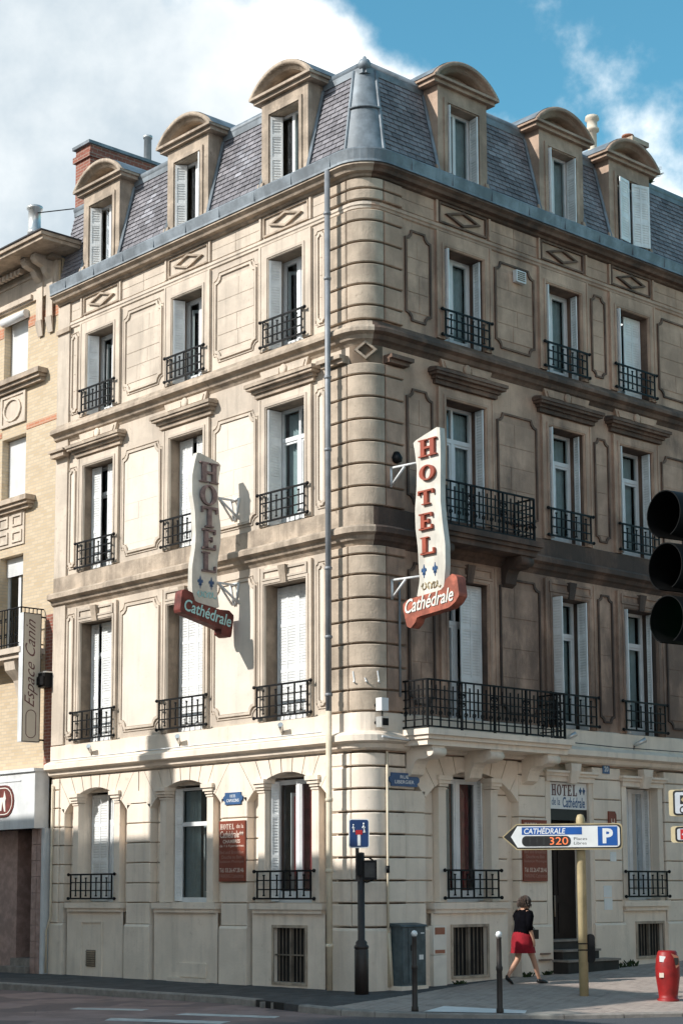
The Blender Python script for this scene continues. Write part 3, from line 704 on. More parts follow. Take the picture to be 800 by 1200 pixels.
def window(side, c, hw, z0, z1, w, leaves=(), transom=.74, open_=None, cur=None, mull=True, dark=False, name='window', parent=None, sh=None):
    b = mb(side, 'white'); f = .055; a, e = c-hw, c+hw
    b.ring([(a, z0), (e, z0), (e, z1), (a, z1)], [(a+f, z0+.09), (e-f, z0+.09), (e-f, z1-f), (a+f, z1-f)], w-.05, w+.02)
    zt = z0+(z1-z0)*transom if transom else z1
    if transom: b.box(a+f, e-f, w-.045, w+.03, zt-.04, zt+.04)
    if mull:
        b.box(c-.045, c+.045, w-.045, w+.028, z0+.09, zt-.04)
        if transom: b.box(c-.025, c+.025, w-.045, w+.018, zt+.04, z1-f)
        for s in (-1, 1):
            lo, hi = sorted((c+s*.045, c+s*(hw-f)))
            b.ring([(lo, z0+.09), (hi, z0+.09), (hi, zt-.04), (lo, zt-.04)], [(lo+.035, z0+.20), (hi-.035, z0+.20), (hi-.035, zt-.085), (lo+.035, zt-.085)], w-.04, w+.012)
    o = b.build(name, None, parent or HOTEL)
    g = mb(side, 'glass')
    g.quad((a+f, w-.02, z0+.09), (e-f, w-.02, z0+.09), (e-f, w-.02, z1-f), (a+f, w-.02, z1-f)); g.build('pane', None, o)
    if cur:
        mcur, parts = cur
        for (p, q) in parts:
            cb = mb(side, mcur); n = 14; u0, u1 = a+(e-a)*p, a+(e-a)*q
            cb.strip([[(u0+(u1-u0)*k/n, w-.13+.025*math.sin(k*2.1+u0), z) for k in range(n+1)] for z in (z0+.05, z1-.06)], True); cb.build('curtain', None, o)
    if open_:                                                  # a sash standing ajar, hinged at one jamb
        p, q, zz = open_
        A, C_ = Vector(p), Vector(q); d = (C_-A); L = d.length; d /= L; n_ = Vector((-d.y, d.x)); f0 = F[side]
        s_ = MB(None, lambda u, ww, z: f0(A.x+d.x*u+n_.x*ww, A.y+d.y*u+n_.y*ww, z)); s_.m('white')
        s_.ring([(0, z0+.1), (L, z0+.1), (L, zz), (0, zz)], [(.05, z0+.2), (L-.05, z0+.2), (L-.05, zz-.06), (.05, zz-.06)], -.02, .02)
        so = s_.build('open_sash', None, o)
    for (p, q) in leaves: shutter(side, o, p, q, (sh or (z0+.02, z1-.02))[0], (sh or (z0+.02, z1-.02))[1])
    return o
def rail_mesh(hw, h):
    b = MB(None, lambda u, w, z: (-u, -w, z)); b.m('iron'); r = .011
    for z in (0.02, h): b.box(-hw-.07, hw+.07, .10, .125, z-.017, z+.017)
    for z in (h*.36, h*.68): b.box(-hw, hw, .102, .124, z-.011, z+.011)
    n = 8
    for k in range(n+1):
        u = -hw+2*hw*k/n
        if k % 2 == 0: b.box(u-.012, u+.012, .10, .126, .02, h)
        else: b.box(u-.010, u+.010, .103, .122, h*.14, h*.86); b.box(u-.02, u+.02, .1, .126, h*.12, h*.17); b.box(u-.02, u+.02, .1, .126, h*.83, h*.88)
    for s in (-1, 1):
        for z in (.02, h):
            b.tube([(s*hw, -.02, z), (s*hw, .11, z)], .013, 5); b.lathe((s*(hw+.085), .112, z), [(.0, -.035), (.025, -.025), (.036, 0), (.025, .025), (0, .035)], 7)
    me = b.mesh('window_railing'); return me
RM = {}
def sootfn(amount, dk, lo, hi):
    def fn(t, P, out):
        z = t.add('ShaderNodeSeparateXYZ', i_0=P).outputs[2]
        zb = t.math('MULTIPLY', t.ramp(z, 11.5, 5.0), .16)
        mp = t.add('ShaderNodeMapping', i_Vector=P); mp.inputs['Scale'].default_value = (1, 1, .45)
        f = t.ramp(t.math('ADD', t.noise(mp.outputs[0], .9, 8, .66), zb), lo, hi)
        return t.mix(t.math('MULTIPLY', f, amount), out, dk)
    return fn
def speckfn(dk, amount=.5, sc=9.):
    def fn(t, P, out):
        f = t.ramp(t.noise(P, sc, 8, .72), .56, .70); g = t.ramp(t.noise(P, 1.1, 4, .6), .42, .62)
        return t.mix(t.math('MULTIPLY', t.math('MULTIPLY', f, g), amount), out, dk)
    return fn
def railing(side, c, hw, z, h, w=0.):
    key = (round(hw, 2), h)
    if key not in RM: RM[key] = rail_mesh(hw, h)
    o = bpy.data.objects.new('window_railing', RM[key]); link(o, HOTEL); x, y, zz = F[side](c, w, z); o.location = (x, y, zz)
    o.rotation_euler.z = 0 if side == 'L' else PI/2
    return o
# left front. jamb leaf: folded on the left reveal; leaves in the window plane: partly closed
def Lj(c, k): return ((c-k+.01, .02), (c-k+.10, -.20))
def Rj(c, k): return ((c+k-.01, .02), (c+k-.05, -.25))
k = HW[4]
for i, c in enumerate(LB):
    opn = [((c-.30, -.35), (c-.12, -.78), 13.2), ((c-.34, -.36), (c+.05, -.66), 13.2), ((c-.36, -.36), (c-.02, -.70), 13.2)][i]
    window('L', c, k, *Z4, -.33, [Lj(c, k), Rj(c, k)], transom=None, open_=opn, cur=('curtain', [(.60, .95)]) if i else ('curtain', [(.75, .97)]))
    railing('L', c, k+.06, 11.67, .50)
k = HW[3]
window('L', LB[0], k, *Z3, -.34, [((LB[0]-k+.01, -.18), (LB[0]-.22, -.2)), ((LB[0]+.02, -.2), (LB[0]+k-.01, -.18))], cur=('curtain', [(.05, .3)]), open_=((LB[0]-.02, -.36), (LB[0]-.2, -.75), 9.9))
window('L', LB[1], k, *Z3, -.34, [((LB[1]-k+.01, -.22), (LB[1]-.12, -.22)), ((LB[1]+.05, -.2), (LB[1]+k-.01, -.18))])
window('L', LB[2], k, *Z3, -.34, [((LB[2]-k+.02, .01), (LB[2]-k+.03, -.30)), ((LB[2]+k-.02, .01), (LB[2]+k-.03, -.30))], cur=('curtain', [(.05, .42), (.74, .98)]))
for c in LB: railing('L', c, k+.08, 8.36, .54)
k = HW[2]
window('L', LB[0], k, *Z2, -.34, [((LB[0]-k+.01, -.25), (LB[0]-.33, -.27)), ((LB[0]-.17, -.24), (LB[0]+k-.01, -.22))])
for c in LB[1:]: window('L', c, k, *Z2, -.36, [((c-k+.01, -.27), (c-.005, -.27)), ((c+.005, -.27), (c+k-.01, -.27))])
for c in LB: railing('L', c, k+.12, 4.78, .58)
k = .62
G0 = (1.5, 3.68)
c = LB[0]; window('L', c, k, *G0, -.42, [((c-k+.01, -.36), (c-.03, -.36)), ((c+.12, -.36), (c+k-.01, -.34))])
c = LB[1]; window('L', c, k, *G0, -.38, [((c-k+.03, -.22), (c-k+.08, -.36))], transom=.68, mull=False, open_=((c+.50, -.40), (c-.15, -.60), 2.95), cur=('curtain', [(.0, .35)]))
c = LB[2]; window('L', c, k, *G0, -.30, [((c-k+.02, -.15), (c-k+.10, -.27)), ((c+k-.02, -.15), (c+k-.03, -.27))], transom=None, open_=((c-.26, -.33), (c-.10, -.72), 3.45), cur=('redcurtain', [(.26, .98)]))
railing('L', LB[0], .72, 1.55, .50, -.04); railing('L', LB[2], .72, 1.55, .50, -.04)
# right front
k = .52
def Ro(c, o): return ((c-k+.015, -.24), (c-k+.05, o))
def Rr(c, o): return ((c+k-.02, -.20), (c+k-.04, o-.02))
c = RB[0]; window('R', c, k, *Z4, -.34, [Ro(c, .10), Rr(c, .0)], transom=None, cur=('curtain', [(.45, .95)]), open_=((c-.1, -.36), (c-.28, -.7), 13.2)); railing('R', c, k+.06, 11.67, .50)
c = RB[1]; window('R', c, k, *Z4, -.34, [Ro(c, .06), Rr(c, -.02)], transom=None, cur=('curtain', [(.52, .97)])); railing('R', c, k+.06, 11.67, .50)
c = RB[2]; window('R', c, k, *Z4, -.34, [Ro(c, .10), ((c+.0, -.2), (c+k-.01, -.18))], transom=None); railing('R', c, k+.06, 11.67, .50)
c = RB[0]; window('R', c, k, 8.06, Z3[1], -.34, [Rr(c, .03)], cur=('curtain', [(.3, .62), (.66, .98)]))
c = RB[1]; window('R', c, k, *Z3, -.34, [Ro(c, .09), Rr(c, -.04)], cur=('curtain', [(.56, .97)])); railing('R', c, k+.06, 8.36, .54)
c = RB[2]; window('R', c, k, *Z3, -.34, [Ro(c, .05), Rr(c, .02)], cur=('curtain', [(.5, .97)])); railing('R', c, k+.06, 8.36, .54)
c = RB[0]; window('R', c, k, 4.46, Z2[1], -.34, [((c-.02, -.16), (c+k-.01, -.14))])
c = RB[1]; window('R', c, k, *Z2, -.34, [Ro(c, .24), Rr(c, .06)], cur=('curtain', [(.5, .97)])); railing('R', c, k+.10, 4.78, .58)
c = RB[2]; window('R', c, k, *Z2, -.34, [Ro(c, .09), Rr(c, -.06)], cur=('curtain', [(.55, .97)])); railing('R', c, k+.10, 4.78, .58)
c = RB[0]; window('R', c, .55, *G0, -.34, [((c+.53, -.32), (c+.51, -.19))], transom=None, open_=((c-.16, -.37), (c-.36, -.8), 3.5), cur=('redcurtain', [(.45, .9)])); railing('R', c, .64, 1.55, .50, -.04)
c = 7.43; window('R', c, .49, 1.5, 3.68, -.36, [((c-.47, -.34), (c-.45, -.14)), ((c+.47, -.35), (c+.45, -.22))], transom=None); railing('R', c, .60, 1.55, .50, -.04)
# ---- balconies
def curl(b, cu, w, cz, r, s=1, turns=1.4, th=.010, axis='u'):
    pts = []
    for j in range(13):
        a = turns*2*PI*j/12; rr = r*(1-.62*j/12); p = (cu+s*rr*math.cos(a), cz+rr*math.sin(a))
        pts.append((p[0], w, p[1]) if axis == 'u' else (w, p[0], p[1]))
    b.tube(pts, th, 4, False)
def balcony(t0, t1, w1, z, h, slab, corb):
    s = mb('R', slab)
    s.box(t0-.12, t1+.12, 0, w1+.14, z-.10, z); s.box(t0-.08, t1+.08, 0, w1+.09, z-.17, z-.10); s.box(t0-.04, t1+.04, 0, w1+.03, z-.27, z-.171)
    sl = s.build('balcony_slab', None, HOTEL)
    for c in corb:
        k = mb('R', slab if slab == 'cream' else 'soottrim'); n = 10; poly = [(0, z-.272), (w1*.98, z-.272), (w1*.99, z-.36)]
        for j in range(n+1):
            f = j/n; poly.append((w1*(.92-.72*f)+.03*math.sin(f*PI*2), z-.40-.34*f*f-.06*math.sin(f*PI*2)))
        poly.append((0, z-.80))
        A = [k.pt((c-.15, w, zz)) for w, zz in poly]; B_ = [k.pt((c+.15, w, zz)) for w, zz in poly]
        k.face(A[::-1]); k.face(B_)
        for i in range(len(poly)): j = (i+1) % len(poly); k.face((A[i], A[j], B_[j], B_[i]))
        k.tube([(c-.17, w1*.90, z-.37), (c+.17, w1*.90, z-.37)], .085, 10)
        k.build('corbel', None, sl)
    def runbars(pts, ax, fixed, name):
        r = mb('R', 'iron')
        def P(q, zz): return (q, fixed, zz) if ax == 'u' else (fixed, q, zz)
        def bar(q0, q1, a, c, th=.010):
            if ax == 'u': r.box(q0, q1, fixed-th, fixed+th, a, c)
            else: r.box(fixed-th, fixed+th, q0, q1, a, c)
        a, e = pts
        for zz, th in ((z+.05, .014), (z+h, .020)): bar(a, e, zz-.014, zz+.014, th)
        for f in (.20, .45, .62, .80): bar(a, e, z+h*f-.010, z+h*f+.010, .009)
        n = max(3, round((e-a)/.105))
        for k in range(n+1):
            q = a+(e-a)*k/n
            if k % 8 == 0 or k == n: bar(q-.019, q+.019, z, z+h, .018)
            elif k % 2: bar(q-.011, q+.011, z+.05, z+h, .010)
            else: bar(q-.011, q+.011, z+h*.30, z+h*.9, .010)
            if k % 2 == 0 and k < n:
                qc = q+(e-a)/n; curl(r, qc, fixed, z+h*.33, .05, 1, axis=ax); 
            if k % 8 == 0 and 0 < k < n:
                for s_ in (-1, 1): curl(r, q+s_*.05, fixed, z+h*.72, .045, s_, axis=ax); curl(r, q+s_*.05, fixed, z+h*.54, .045, s_, axis=ax)
        return r.build('balcony_railing', None, HOTEL)
    runbars((t0, t1), 'u', w1, 'front'); runbars((.02, w1), 'w', t0, 's'); runbars((.02, w1), 'w', t1, 's')
balcony(.78, 4.34, .65, 4.42, .85, 'cream', (1.05, 2.50, 4.02))
balcony(1.25, 3.77, .50, 8.04, .82, 'soottrim', (1.45, 3.55))

# ---------------------------------------------------------------- mansard roof
W0, ZB, W1, ZT = .06, 14.66, -.36, 16.46
M['slatebed'] = mat('slate_bed', (.05, .046, .05), .8, var=.1)
for side, bays, end in (('L', LB, -TL), ('R', RB, TR)):
    sg = -1 if side == 'L' else 1; es = [.43]+sorted(x for c in bays for x in (abs(c)-.65, abs(c)+.65))+[end]
    for i in range(0, len(es), 2):
        a, c = es[i], es[i+1]; d = mb(side, 'slatebed'); d.quad((sg*a, W0-.02, ZB), (sg*c, W0-.02, ZB), (sg*c, W1-.02, ZT), (sg*(a if i else .62), W1-.02, ZT)); d.build('mansard_deck', None, HOTEL)
dw, dz = (W1-W0), (ZT-ZB); SL = math.hypot(dw, dz); nw, nz_ = dz/SL, -dw/SL       # outward normal of the slope (w,z)
def slates(side, ua, ub, hip, centres):
    b = mb(side, 'slate'); rows_ = 18; eh = SL/rows_; sw = .215
    sg = 1 if side == 'R' else -1
    for j in range(rows_):
        f = j/rows_; lim = .44+.20*f
        off = (j % 2)*sw/2; n = int((abs(ub-ua))/sw)+2
        for i in range(n):
            lo = abs(ua)-off-0+0
            u0 = .2+i*sw+off; u1 = u0+sw
            if u1 < lim or u0 > abs(ub)-.02: continue
            u0c, u1c = max(u0, lim)+.007, min(u1, abs(ub))-.007
            if u1c-u0c < .03: continue
            uc = (u0+u1)/2
            if any(abs(uc-abs(c)) < .62 for c in centres): continue
            mid = [abs(centres[q]+centres[q+1])/2 for q in range(2)]
            b.m('slate2' if any(abs(uc-m_)/.42+abs(f-.52)/.26 < 1 for m_ in mid) and (i+j) % 3 else 'slate')
            t0, t1 = j*eh, min(SL, (j+1)*eh+.03); lift0, lift1 = .026+random.uniform(0, .006), .004
            def P(u, tt, h): return (sg*u, W0+dw*tt/SL+nw*h, ZB+dz*tt/SL+nz_*h)
            a = [P(u0c, t0, 0), P(u1c, t0, 0), P(u1c, t0, lift0), P(u0c, t0, lift0), P(u1c, t1, lift1), P(u0c, t1, lift1)]
            ids = [b.pt(p) for p in a]
            b.face((ids[0], ids[1], ids[2], ids[3])); b.face((ids[3], ids[2], ids[4], ids[5])); b.face((ids[0], ids[3], ids[5])); b.face((ids[1], ids[4], ids[2]))
    o = b.build('slates', None, HOTEL); o['kind'] = 'stuff'; return o
slates('L', -.2, TL, 0, LB); slates('R', .2, TR, 0, RB)
# rounded zinc hip at the corner
def harc(w, r, n=8):
    cx, cy = -r+w, r-w
    return [(cx+r*math.sin(a), cy-r*math.cos(a)) for a in [PI/2*k/n for k in range(n+1)]]
b = mb(None, 'zinc')
rows_ = []
for f in [k/10 for k in range(11)]:
    w = W0+.05+(W1-W0)*f; r = .50-.22*f; rows_.append([(x, y, ZB+(ZT-ZB)*f) for x, y in harc(w, r)])
b.strip(rows_, True)
for e in (0, -1): b.tube([tuple(r[e]) for r in rows_], .035, 6)
hip = b.build('zinc_hip', None, HOTEL)
b = mb(None, 'zinc'); f = .55; w = W0+.07+(W1-W0)*f; r = .50-.22*f
b.tube([(x, y, ZB+(ZT-ZB)*f) for x, y in harc(w, r)], .022, 6); b.build('hip_seam', None, hip)
b = mb(None, 'zinc')
b.tube([(TL, .38, 16.53), (-.38, .38, 16.53), (-.38, TR, 16.53)], .095, 10); b.lathe((-.38, .38, 16.55), [(0, -.12), (.10, -.09), (.125, 0), (.09, .07), (.04, .10), (.03, .14), (0, .15)], 12)
for s_ in ('L', 'R'):
    b.f = F[s_]; sg = -1 if s_ == 'L' else 1
    u0, u1 = sorted((sg*.36, sg*9.6 if s_ == 'L' else sg*TR)); b.box(u0, u1, W1-.08, W1+.05, ZT-.09, ZT+.03)
b.build('ridge_roll', None, HOTEL)
b = mb(None, 'zinc'); b.quad((TL, .42, 16.5), (-.42, .42, 16.5), (-3.5, 4, 17.0), (TL, 4, 17.0)); b.quad((-.42, .42, 16.5), (-.42, TR, 16.5), (-3.5, TR, 17.0), (-3.5, 4, 17.0)); b.quad((TL, 4, 17.0), (-3.5, 4, 17.0), (-3.5, TR, 17.0), (TL, TR, 17.0))
b.quad((.0, TR, 14.5), (-.42, TR, 16.5), (-3.5, TR, 17.0), (-3.5, TR, 14.5)); b.quad((TL, 0, 14.5), (TL, .42, 16.5), (TL, 4, 17.0), (TL, 4, 14.5)); b.build('upper_roof', None, HOTEL)
# ---- dormers
def dormer(side, c, leaves, cur=None, opn=None):
    m = 'limetrim' if side == 'L' else 'dsoot'; b = mb(side, m); hw = .66; wf = .05; z0, z1 = 14.62, 16.49; oh = .41; oz0, oz1 = 14.80, 16.17
    wall(b, c-hw, c+hw, z0, z1, wf, [(c-oh, c+oh, oz0, oz1)], .30)
    for s in (-1, 1): b.quad((c+s*hw, wf, z0), (c+s*hw, -1.3, z0), (c+s*hw, -1.3, z1), (c+s*hw, wf, z1))
    b.quad((c-hw, wf, z1), (c+hw, wf, z1), (c+hw, -1.3, z1), (c-hw, -1.3, z1)); b.quad((c-hw, -1.2, z0), (c+hw, -1.2, z0), (c+hw, -1.2, z1), (c-hw, -1.2, z1))
    b.ring([(c-oh-.10, oz0-.02), (c+oh+.10, oz0-.02), (c+oh+.10, oz1+.10), (c-oh-.10, oz1+.10)], [(c-oh-.02, oz0), (c+oh+.02, oz0), (c+oh+.02, oz1+.02), (c-oh-.02, oz1+.02)], wf, wf+.03)
    b.box(c-.58, c+.58, wf, wf+.06, 14.66, 14.78)
    for s in (-1, 1):
        a0, a1 = sorted((c+s*.58, c+s*.74)); b.loft([[(a0, wf, 14.58), (a1, wf, 14.58), (a1, wf+.12, 14.58), (a0, wf+.12, 14.58)], [(a0, wf, 14.9), (a1-(.08 if s > 0 else -0), wf, 14.9), (a1-(.08 if s > 0 else 0), wf+.03, 14.9), (a0, wf+.03, 14.9)]], smooth=False)
    d = b.build('dormer', None, HOTEL)
    p = mb(side, m if side == 'L' else 'dsoot'); H = .87
    for e, w, a, g in ((.0, .20, 16.55, 16.60), (.05, .13, 16.48, 16.55)): p.box(c-H+e, c+H-e, -.9, w, a, g-.001)
    sg = .43; Rc = (H*H+sg*sg)/(2*sg); zc = 16.60+sg-Rc; A = math.asin(min(1, H/Rc)); n = 16
    if sg > Rc: A = PI-A
    def arc(dr, w, hh=0):
        rr = Rc-dr; out = []
        A2 = math.acos(max(-1, min(1, (16.60+hh-zc)/rr)))
        for k in range(n+1): t_ = -A2+2*A2*k/n; out.append((c+rr*math.sin(t_), w, zc+rr*math.cos(t_)))
        return out
    p.strip([arc(0, -1.0), arc(0, .20), arc(.075, .20), arc(.075, .14), arc(.165, .11), arc(.165, -.10)]); p.sm = [True if len(f) == 4 and i > 17 else s for i, (f, s) in enumerate(zip(p.fc, p.sm))]
    tp = arc(.155, -.095); p.face([p.pt(q) for q in tp])
    p.build('pediment', None, d)
    zc_ = mb(side, 'zinc'); zc_.strip([arc(-.012, -1.1), arc(-.012, .15)], True); zc_.build('zinc_cap', None, d)
    for s_ in (-1, 1): mb(side, 'zinc').tube([(c+s_*(hw+.02), W0+.05, ZB+.02), (c+s_*(hw+.02), W1+.05, ZT-.1)], .04, 5).build('flashing', None, d)
    f = mb(side, 'white'); w = -.20; a, e = c-oh, c+oh
    f.ring([(a, oz0), (e, oz0), (e, oz1), (a, oz1)], [(a+.05, oz0+.08), (e-.05, oz0+.08), (e-.05, oz1-.05), (a+.05, oz1-.05)], w-.04, w+.02); f.box(c-.035, c+.035, w-.035, w+.025, oz0+.08, oz1-.05); f.build('window_frame', None, d)
    g = mb(side, 'glass'); g.quad((a, w-.01, oz0), (e, w-.01, oz0), (e, w-.01, oz1), (a, w-.01, oz1)); g.build('pane', None, d)
    if cur:
        cb = mb(side, 'curtain'); cb.strip([[(a+(e-a)*(cur[0]+(cur[1]-cur[0])*k/12), w-.1+.02*math.sin(k*2.2), z) for k in range(13)] for z in (oz0, oz1)], True); cb.build('curtain', None, d)
    for (q0, q1) in leaves: shutter(side, d, q0, q1, oz0+.02, oz1-.02)
    if opn:
        s_ = mb(side, 'white'); (u0, w0_), (u1, w1_) = opn
        for (uu, ww) in (opn[0], opn[1]): s_.tube([(uu, ww, oz0+.1), (uu+(.08 if uu == u1 else 0), ww, oz1-.08)], .025, 4)
        s_.build('open_sash', None, d)
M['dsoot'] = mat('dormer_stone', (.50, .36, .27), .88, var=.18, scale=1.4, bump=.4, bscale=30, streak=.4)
k = .43
for i, c in enumerate(LB):
    lv = [((c-k+.01, .04), (c-k+.15, -.15))]
    if i == 1: lv.append(((c+k-.02, .10), (c+k-.06, -.16)))
    dormer('L', c, lv, (.55, .97) if i else None, ((c-.05, -.3), (c+.12, -.35)) if i == 0 else None)
for i, c in enumerate(RB):
    lv = [((c-k+.015, -.15), (c-k+.05, (.10, .12, .34)[i])), ((c+k-.02, -.16), (c+k-.06, (.08, .10, .12)[i]))]
    if i == 2: lv = [((c-k-.0, .14), (c-.08, .10)), ((c+.06, .06), (c+k+.05, .18))]
    dormer('R', c, lv, (.5, .97) if i < 2 else None, ((c-.1, -.3), (c-.02, -.35)) if i == 0 else None)
# ---- chimneys and roof pipes
b = mb(None, 'redbrick'); b.box(-9.78, -9.22, .45, 2.6, 15.6, 18.0); b.box(-9.83, -9.17, .40, 2.65, 17.70, 17.83)
ch = b.build('chimney', None, HOTEL, label='long red brick chimney wall behind the leftmost dormer')
b = mb(None, 'zinc'); b.box(-9.83, -9.17, .38, 2.67, 18.0, 18.07); b.build('chimney_cap', None, ch)
b = mb(None, 'silver'); b.lathe((-9.3, 2.05, 18.07), [(.09, 0), (.09, .55), (.11, .55), (.11, .60), (.0, .6)], 10); b.build('chimney_pot', None, ch)
b = mb(None, 'redbrick'); b.box(-3.2, -1.7, 9.85, 10.35, 16.9, 18.35); b.m('limetrim'); b.box(-3.26, -1.64, 9.8, 10.4, 18.35, 18.46)
ch = b.build('chimney', None, HOTEL, label='brick chimney with pots behind the rightmost dormer')
for x, m, h in ((-2.5, 'terracotta', .14), (-2.0, 'terracotta', .2)):
    b = mb(None, m); b.lathe((x, 10.1, 18.46), [(.13, 0), (.11, h*.8), (.14, h*.82), (.14, h), (0, h)], 10); b.build('chimney_pot', None, ch)
b = mb(None, 'pale'); b.lathe((-2.98, 10.05, 18.46), [(.15, 0), (.13, .12), (.10, .2), (.10, .6), (.16, .62), (.16, .68), (.12, .7), (.12, .86), (.17, .9), (.15, .98), (0, 1.0)], 12); b.build('chimney_pot', None, ch)
# ---- rainwater pipe, small fittings on the fronts
b = mb('L', 'pipe'); u = -.665
b.tube([(u, .28, 14.42), (u, .285, 4.75)], .052, 10)
for z in (13.6, 12.4, 10.6, 9.3, 7.2, 6.0, 5.0): b.lathe((u, .283, z), [(.052, 0), (.068, .01), (.068, .05), (.052, .06)], 10)
dp = b.build('rainwater_pipe', None, HOTEL)
b = mb('L', 'creampipe'); b.tube([(u, .285, 4.75), (u, .285, .05)], .052, 10)
for z in (3.2, 2.0, .75): b.lathe((u, .285, z), [(.052, 0), (.068, .01), (.068, .06), (.052, .07)], 10)
b.build('lower_pipe', None, dp)
b = mb('R', 'creampipe'); b.tube([(.40, .05, 4.05), (.40, .05, .1)], .022, 6); b.m('iron'); b.lathe((.40, .05, 2.0), [(.03, 0), (.03, .12)], 8); b.m('creampipe'); b.tube([(.40, .06, 1.0), (.44, .08, .12)], .035, 6); b.build('cable_conduit', None, HOTEL)
b = mb('L', 'creampipe'); b.tube([(-9.48, .07, 3.9), (-9.48, .07, 1.2), (-9.58, .10, .9), (-9.58, .10, .05)], .025, 6); b.build('cable_conduit', None, HOTEL)
b = mb('R', 'pipe'); b.tube([(.68, .10, 7.0), (.68, .10, 5.0)], .02, 6); b.build('cable_conduit', None, HOTEL)
b = mb('L', 'shop'); b.tube([(-9.30, .24, 4.4), (-.9, .245, 4.41)], .012, 4); b.build('facade_cable', None, HOTEL)
b = mb('R', 'shop'); b.tube([(.1, .25, 4.28), (.75, .26, 4.25)], .02, 5); b.build('facade_cable', None, HOTEL)
b = mb('R', 'iron'); b.tube([(5.0, .24, 4.44), (6.3, .24, 4.42), (10, .24, 4.44)], .008, 4); b.build('facade_cable', None, HOTEL)
b = mb('L', 'rustmesh')
b.box(-8.30, -7.98, -.03, -.02, .22, .55); b.m('cjoint')
for k in range(7): b.box(-8.29, -7.99, -.02, .006, .24+k*.044, .262+k*.044)
b.build('vent_grille', None, HOTEL)
mb('L', 'cream').box(-5.5, -4.3, -.03, .06, -.02, .10).build('vent_sill', None, HOTEL); mb('L', 'cream').box(-5.2, -4.4, -.03, .0, .12, .38).build('vent_cover', None, HOTEL)
b = mb('L', 'cream'); b.ring([(-8.5, .0), (-7.75, .0), (-7.75, 1.12), (-8.5, 1.12)], [(-8.47, .03), (-7.78, .03), (-7.78, 1.09), (-8.47, 1.09)], -.03, -.01); b.build('blind_frame', None, HOTEL)
mb('R', 'soot').box(4.25, 4.5, .03, .07, .53, .56).build('boot_scraper', None, HOTEL); mb('R', 'soot').box(4.2, 4.52, .03, .09, .42, .45).build('boot_scraper', None, HOTEL)
# ================================================================ brick house on the left
BH = thing('brick_house', (-14, 0, 0), 'yellow brick house with white roller blinds and shop front left of the hotel', 'house')
X0, X1 = -19.0, TL-.02
wins = [(-11.86, -10.88, 13.02, 14.46), (-11.86, -10.88, 10.30, 11.74), (-11.86, -10.90, 6.95, 9.05)]
wins = [(a+dx, c+dx, e, g) for dx in (0, -3.4) for a, c, e, g in wins]
b = mb('L', 'yelbrick'); wall(b, X0, X1, 4.2, 15.4, 0, wins, .30); b.build('wall', None, BH)
b = mb(None, 'yelbrick'); b.quad((X0, 0, 0), (X0, 8, 0), (X0, 8, 15.4), (X0, 0, 15.4)); b.quad((X0, 8, 0), (X1, 8, 0), (X1, 8, 15.4), (X0, 8, 15.4)); b.quad((X1, .02, 4.2), (X1, 8, 4.2), (X1, 8, 15.4), (X1, .02, 15.4)); b.build('rear_wall', None, BH)
b = mb('L', 'orangeband')
for z0, z1 in ((14.12, 14.36), (11.80, 11.92)):
    b.box(-10.86, X1-.002, 0, .012, z0, z1); b.box(-14.2, -11.88, 0, .012, z0, z1)
b.build('brick_band', None, BH)
b = mb('L', 'redbrick'); b.box(-9.93, X1-.003, 0, .014, 4.3, 7.55); b.build('brick_quoin', None, BH)
for i, (a, c, e, g) in enumerate(wins):
    f = mb('L', 'white'); f.ring([(a, e), (c, e), (c, g), (a, g)], [(a+.06, e+.06), (c-.06, e+.06), (c-.06, g-.06), (a+.06, g-.06)], -.28, -.22)
    if i % 3 == 2: f.box((a+c)/2-.05, (a+c)/2+.05, -.27, -.225, e+.06, g-.06)
    o = f.build('window', None, BH)
    q = mb('L', 'glass'); q.quad((a, -.25, e), (c, -.25, e), (c, -.25, g), (a, -.25, g)); q.build('pane', None, o)
    s_ = mb('L', 'white'); z = g-.02; lo = e if i % 3 < 2 else g-.42; n = int((z-lo)/.05)
    for k in range(n): s_.quad((a+.02, -.17, z-.05*k), (c-.02, -.17, z-.05*k), (c-.02, -.185, z-.05*k-.045), (a+.02, -.185, z-.05*k-.045)); s_.quad((a+.02, -.185, z-.05*k-.045), (c-.02, -.185, z-.05*k-.045), (c-.02, -.17, z-.05*k-.05), (a+.02, -.17, z-.05*k-.05))
    s_.build('roller_blind', None, o)
    if i % 3 == 0: k = mb('L', 'white'); k.tube([(a+.02, .06, g-.02), (c+.02, .06, g-.02)], .10, 8); k.build('blind_box', None, o)
def hoodbox(u0, u1, z, w, m='limetrim'):
    h = mb('L', m); h.box(u0, u1, 0, w, z, z+.11); h.box(u0+.05, u1-.05, 0, w-.06, z-.07, z-.001); h.box(u0+.1, u1-.1, 0, w*.45, z-.15, z-.071); h.build('window_hood', None, BH)
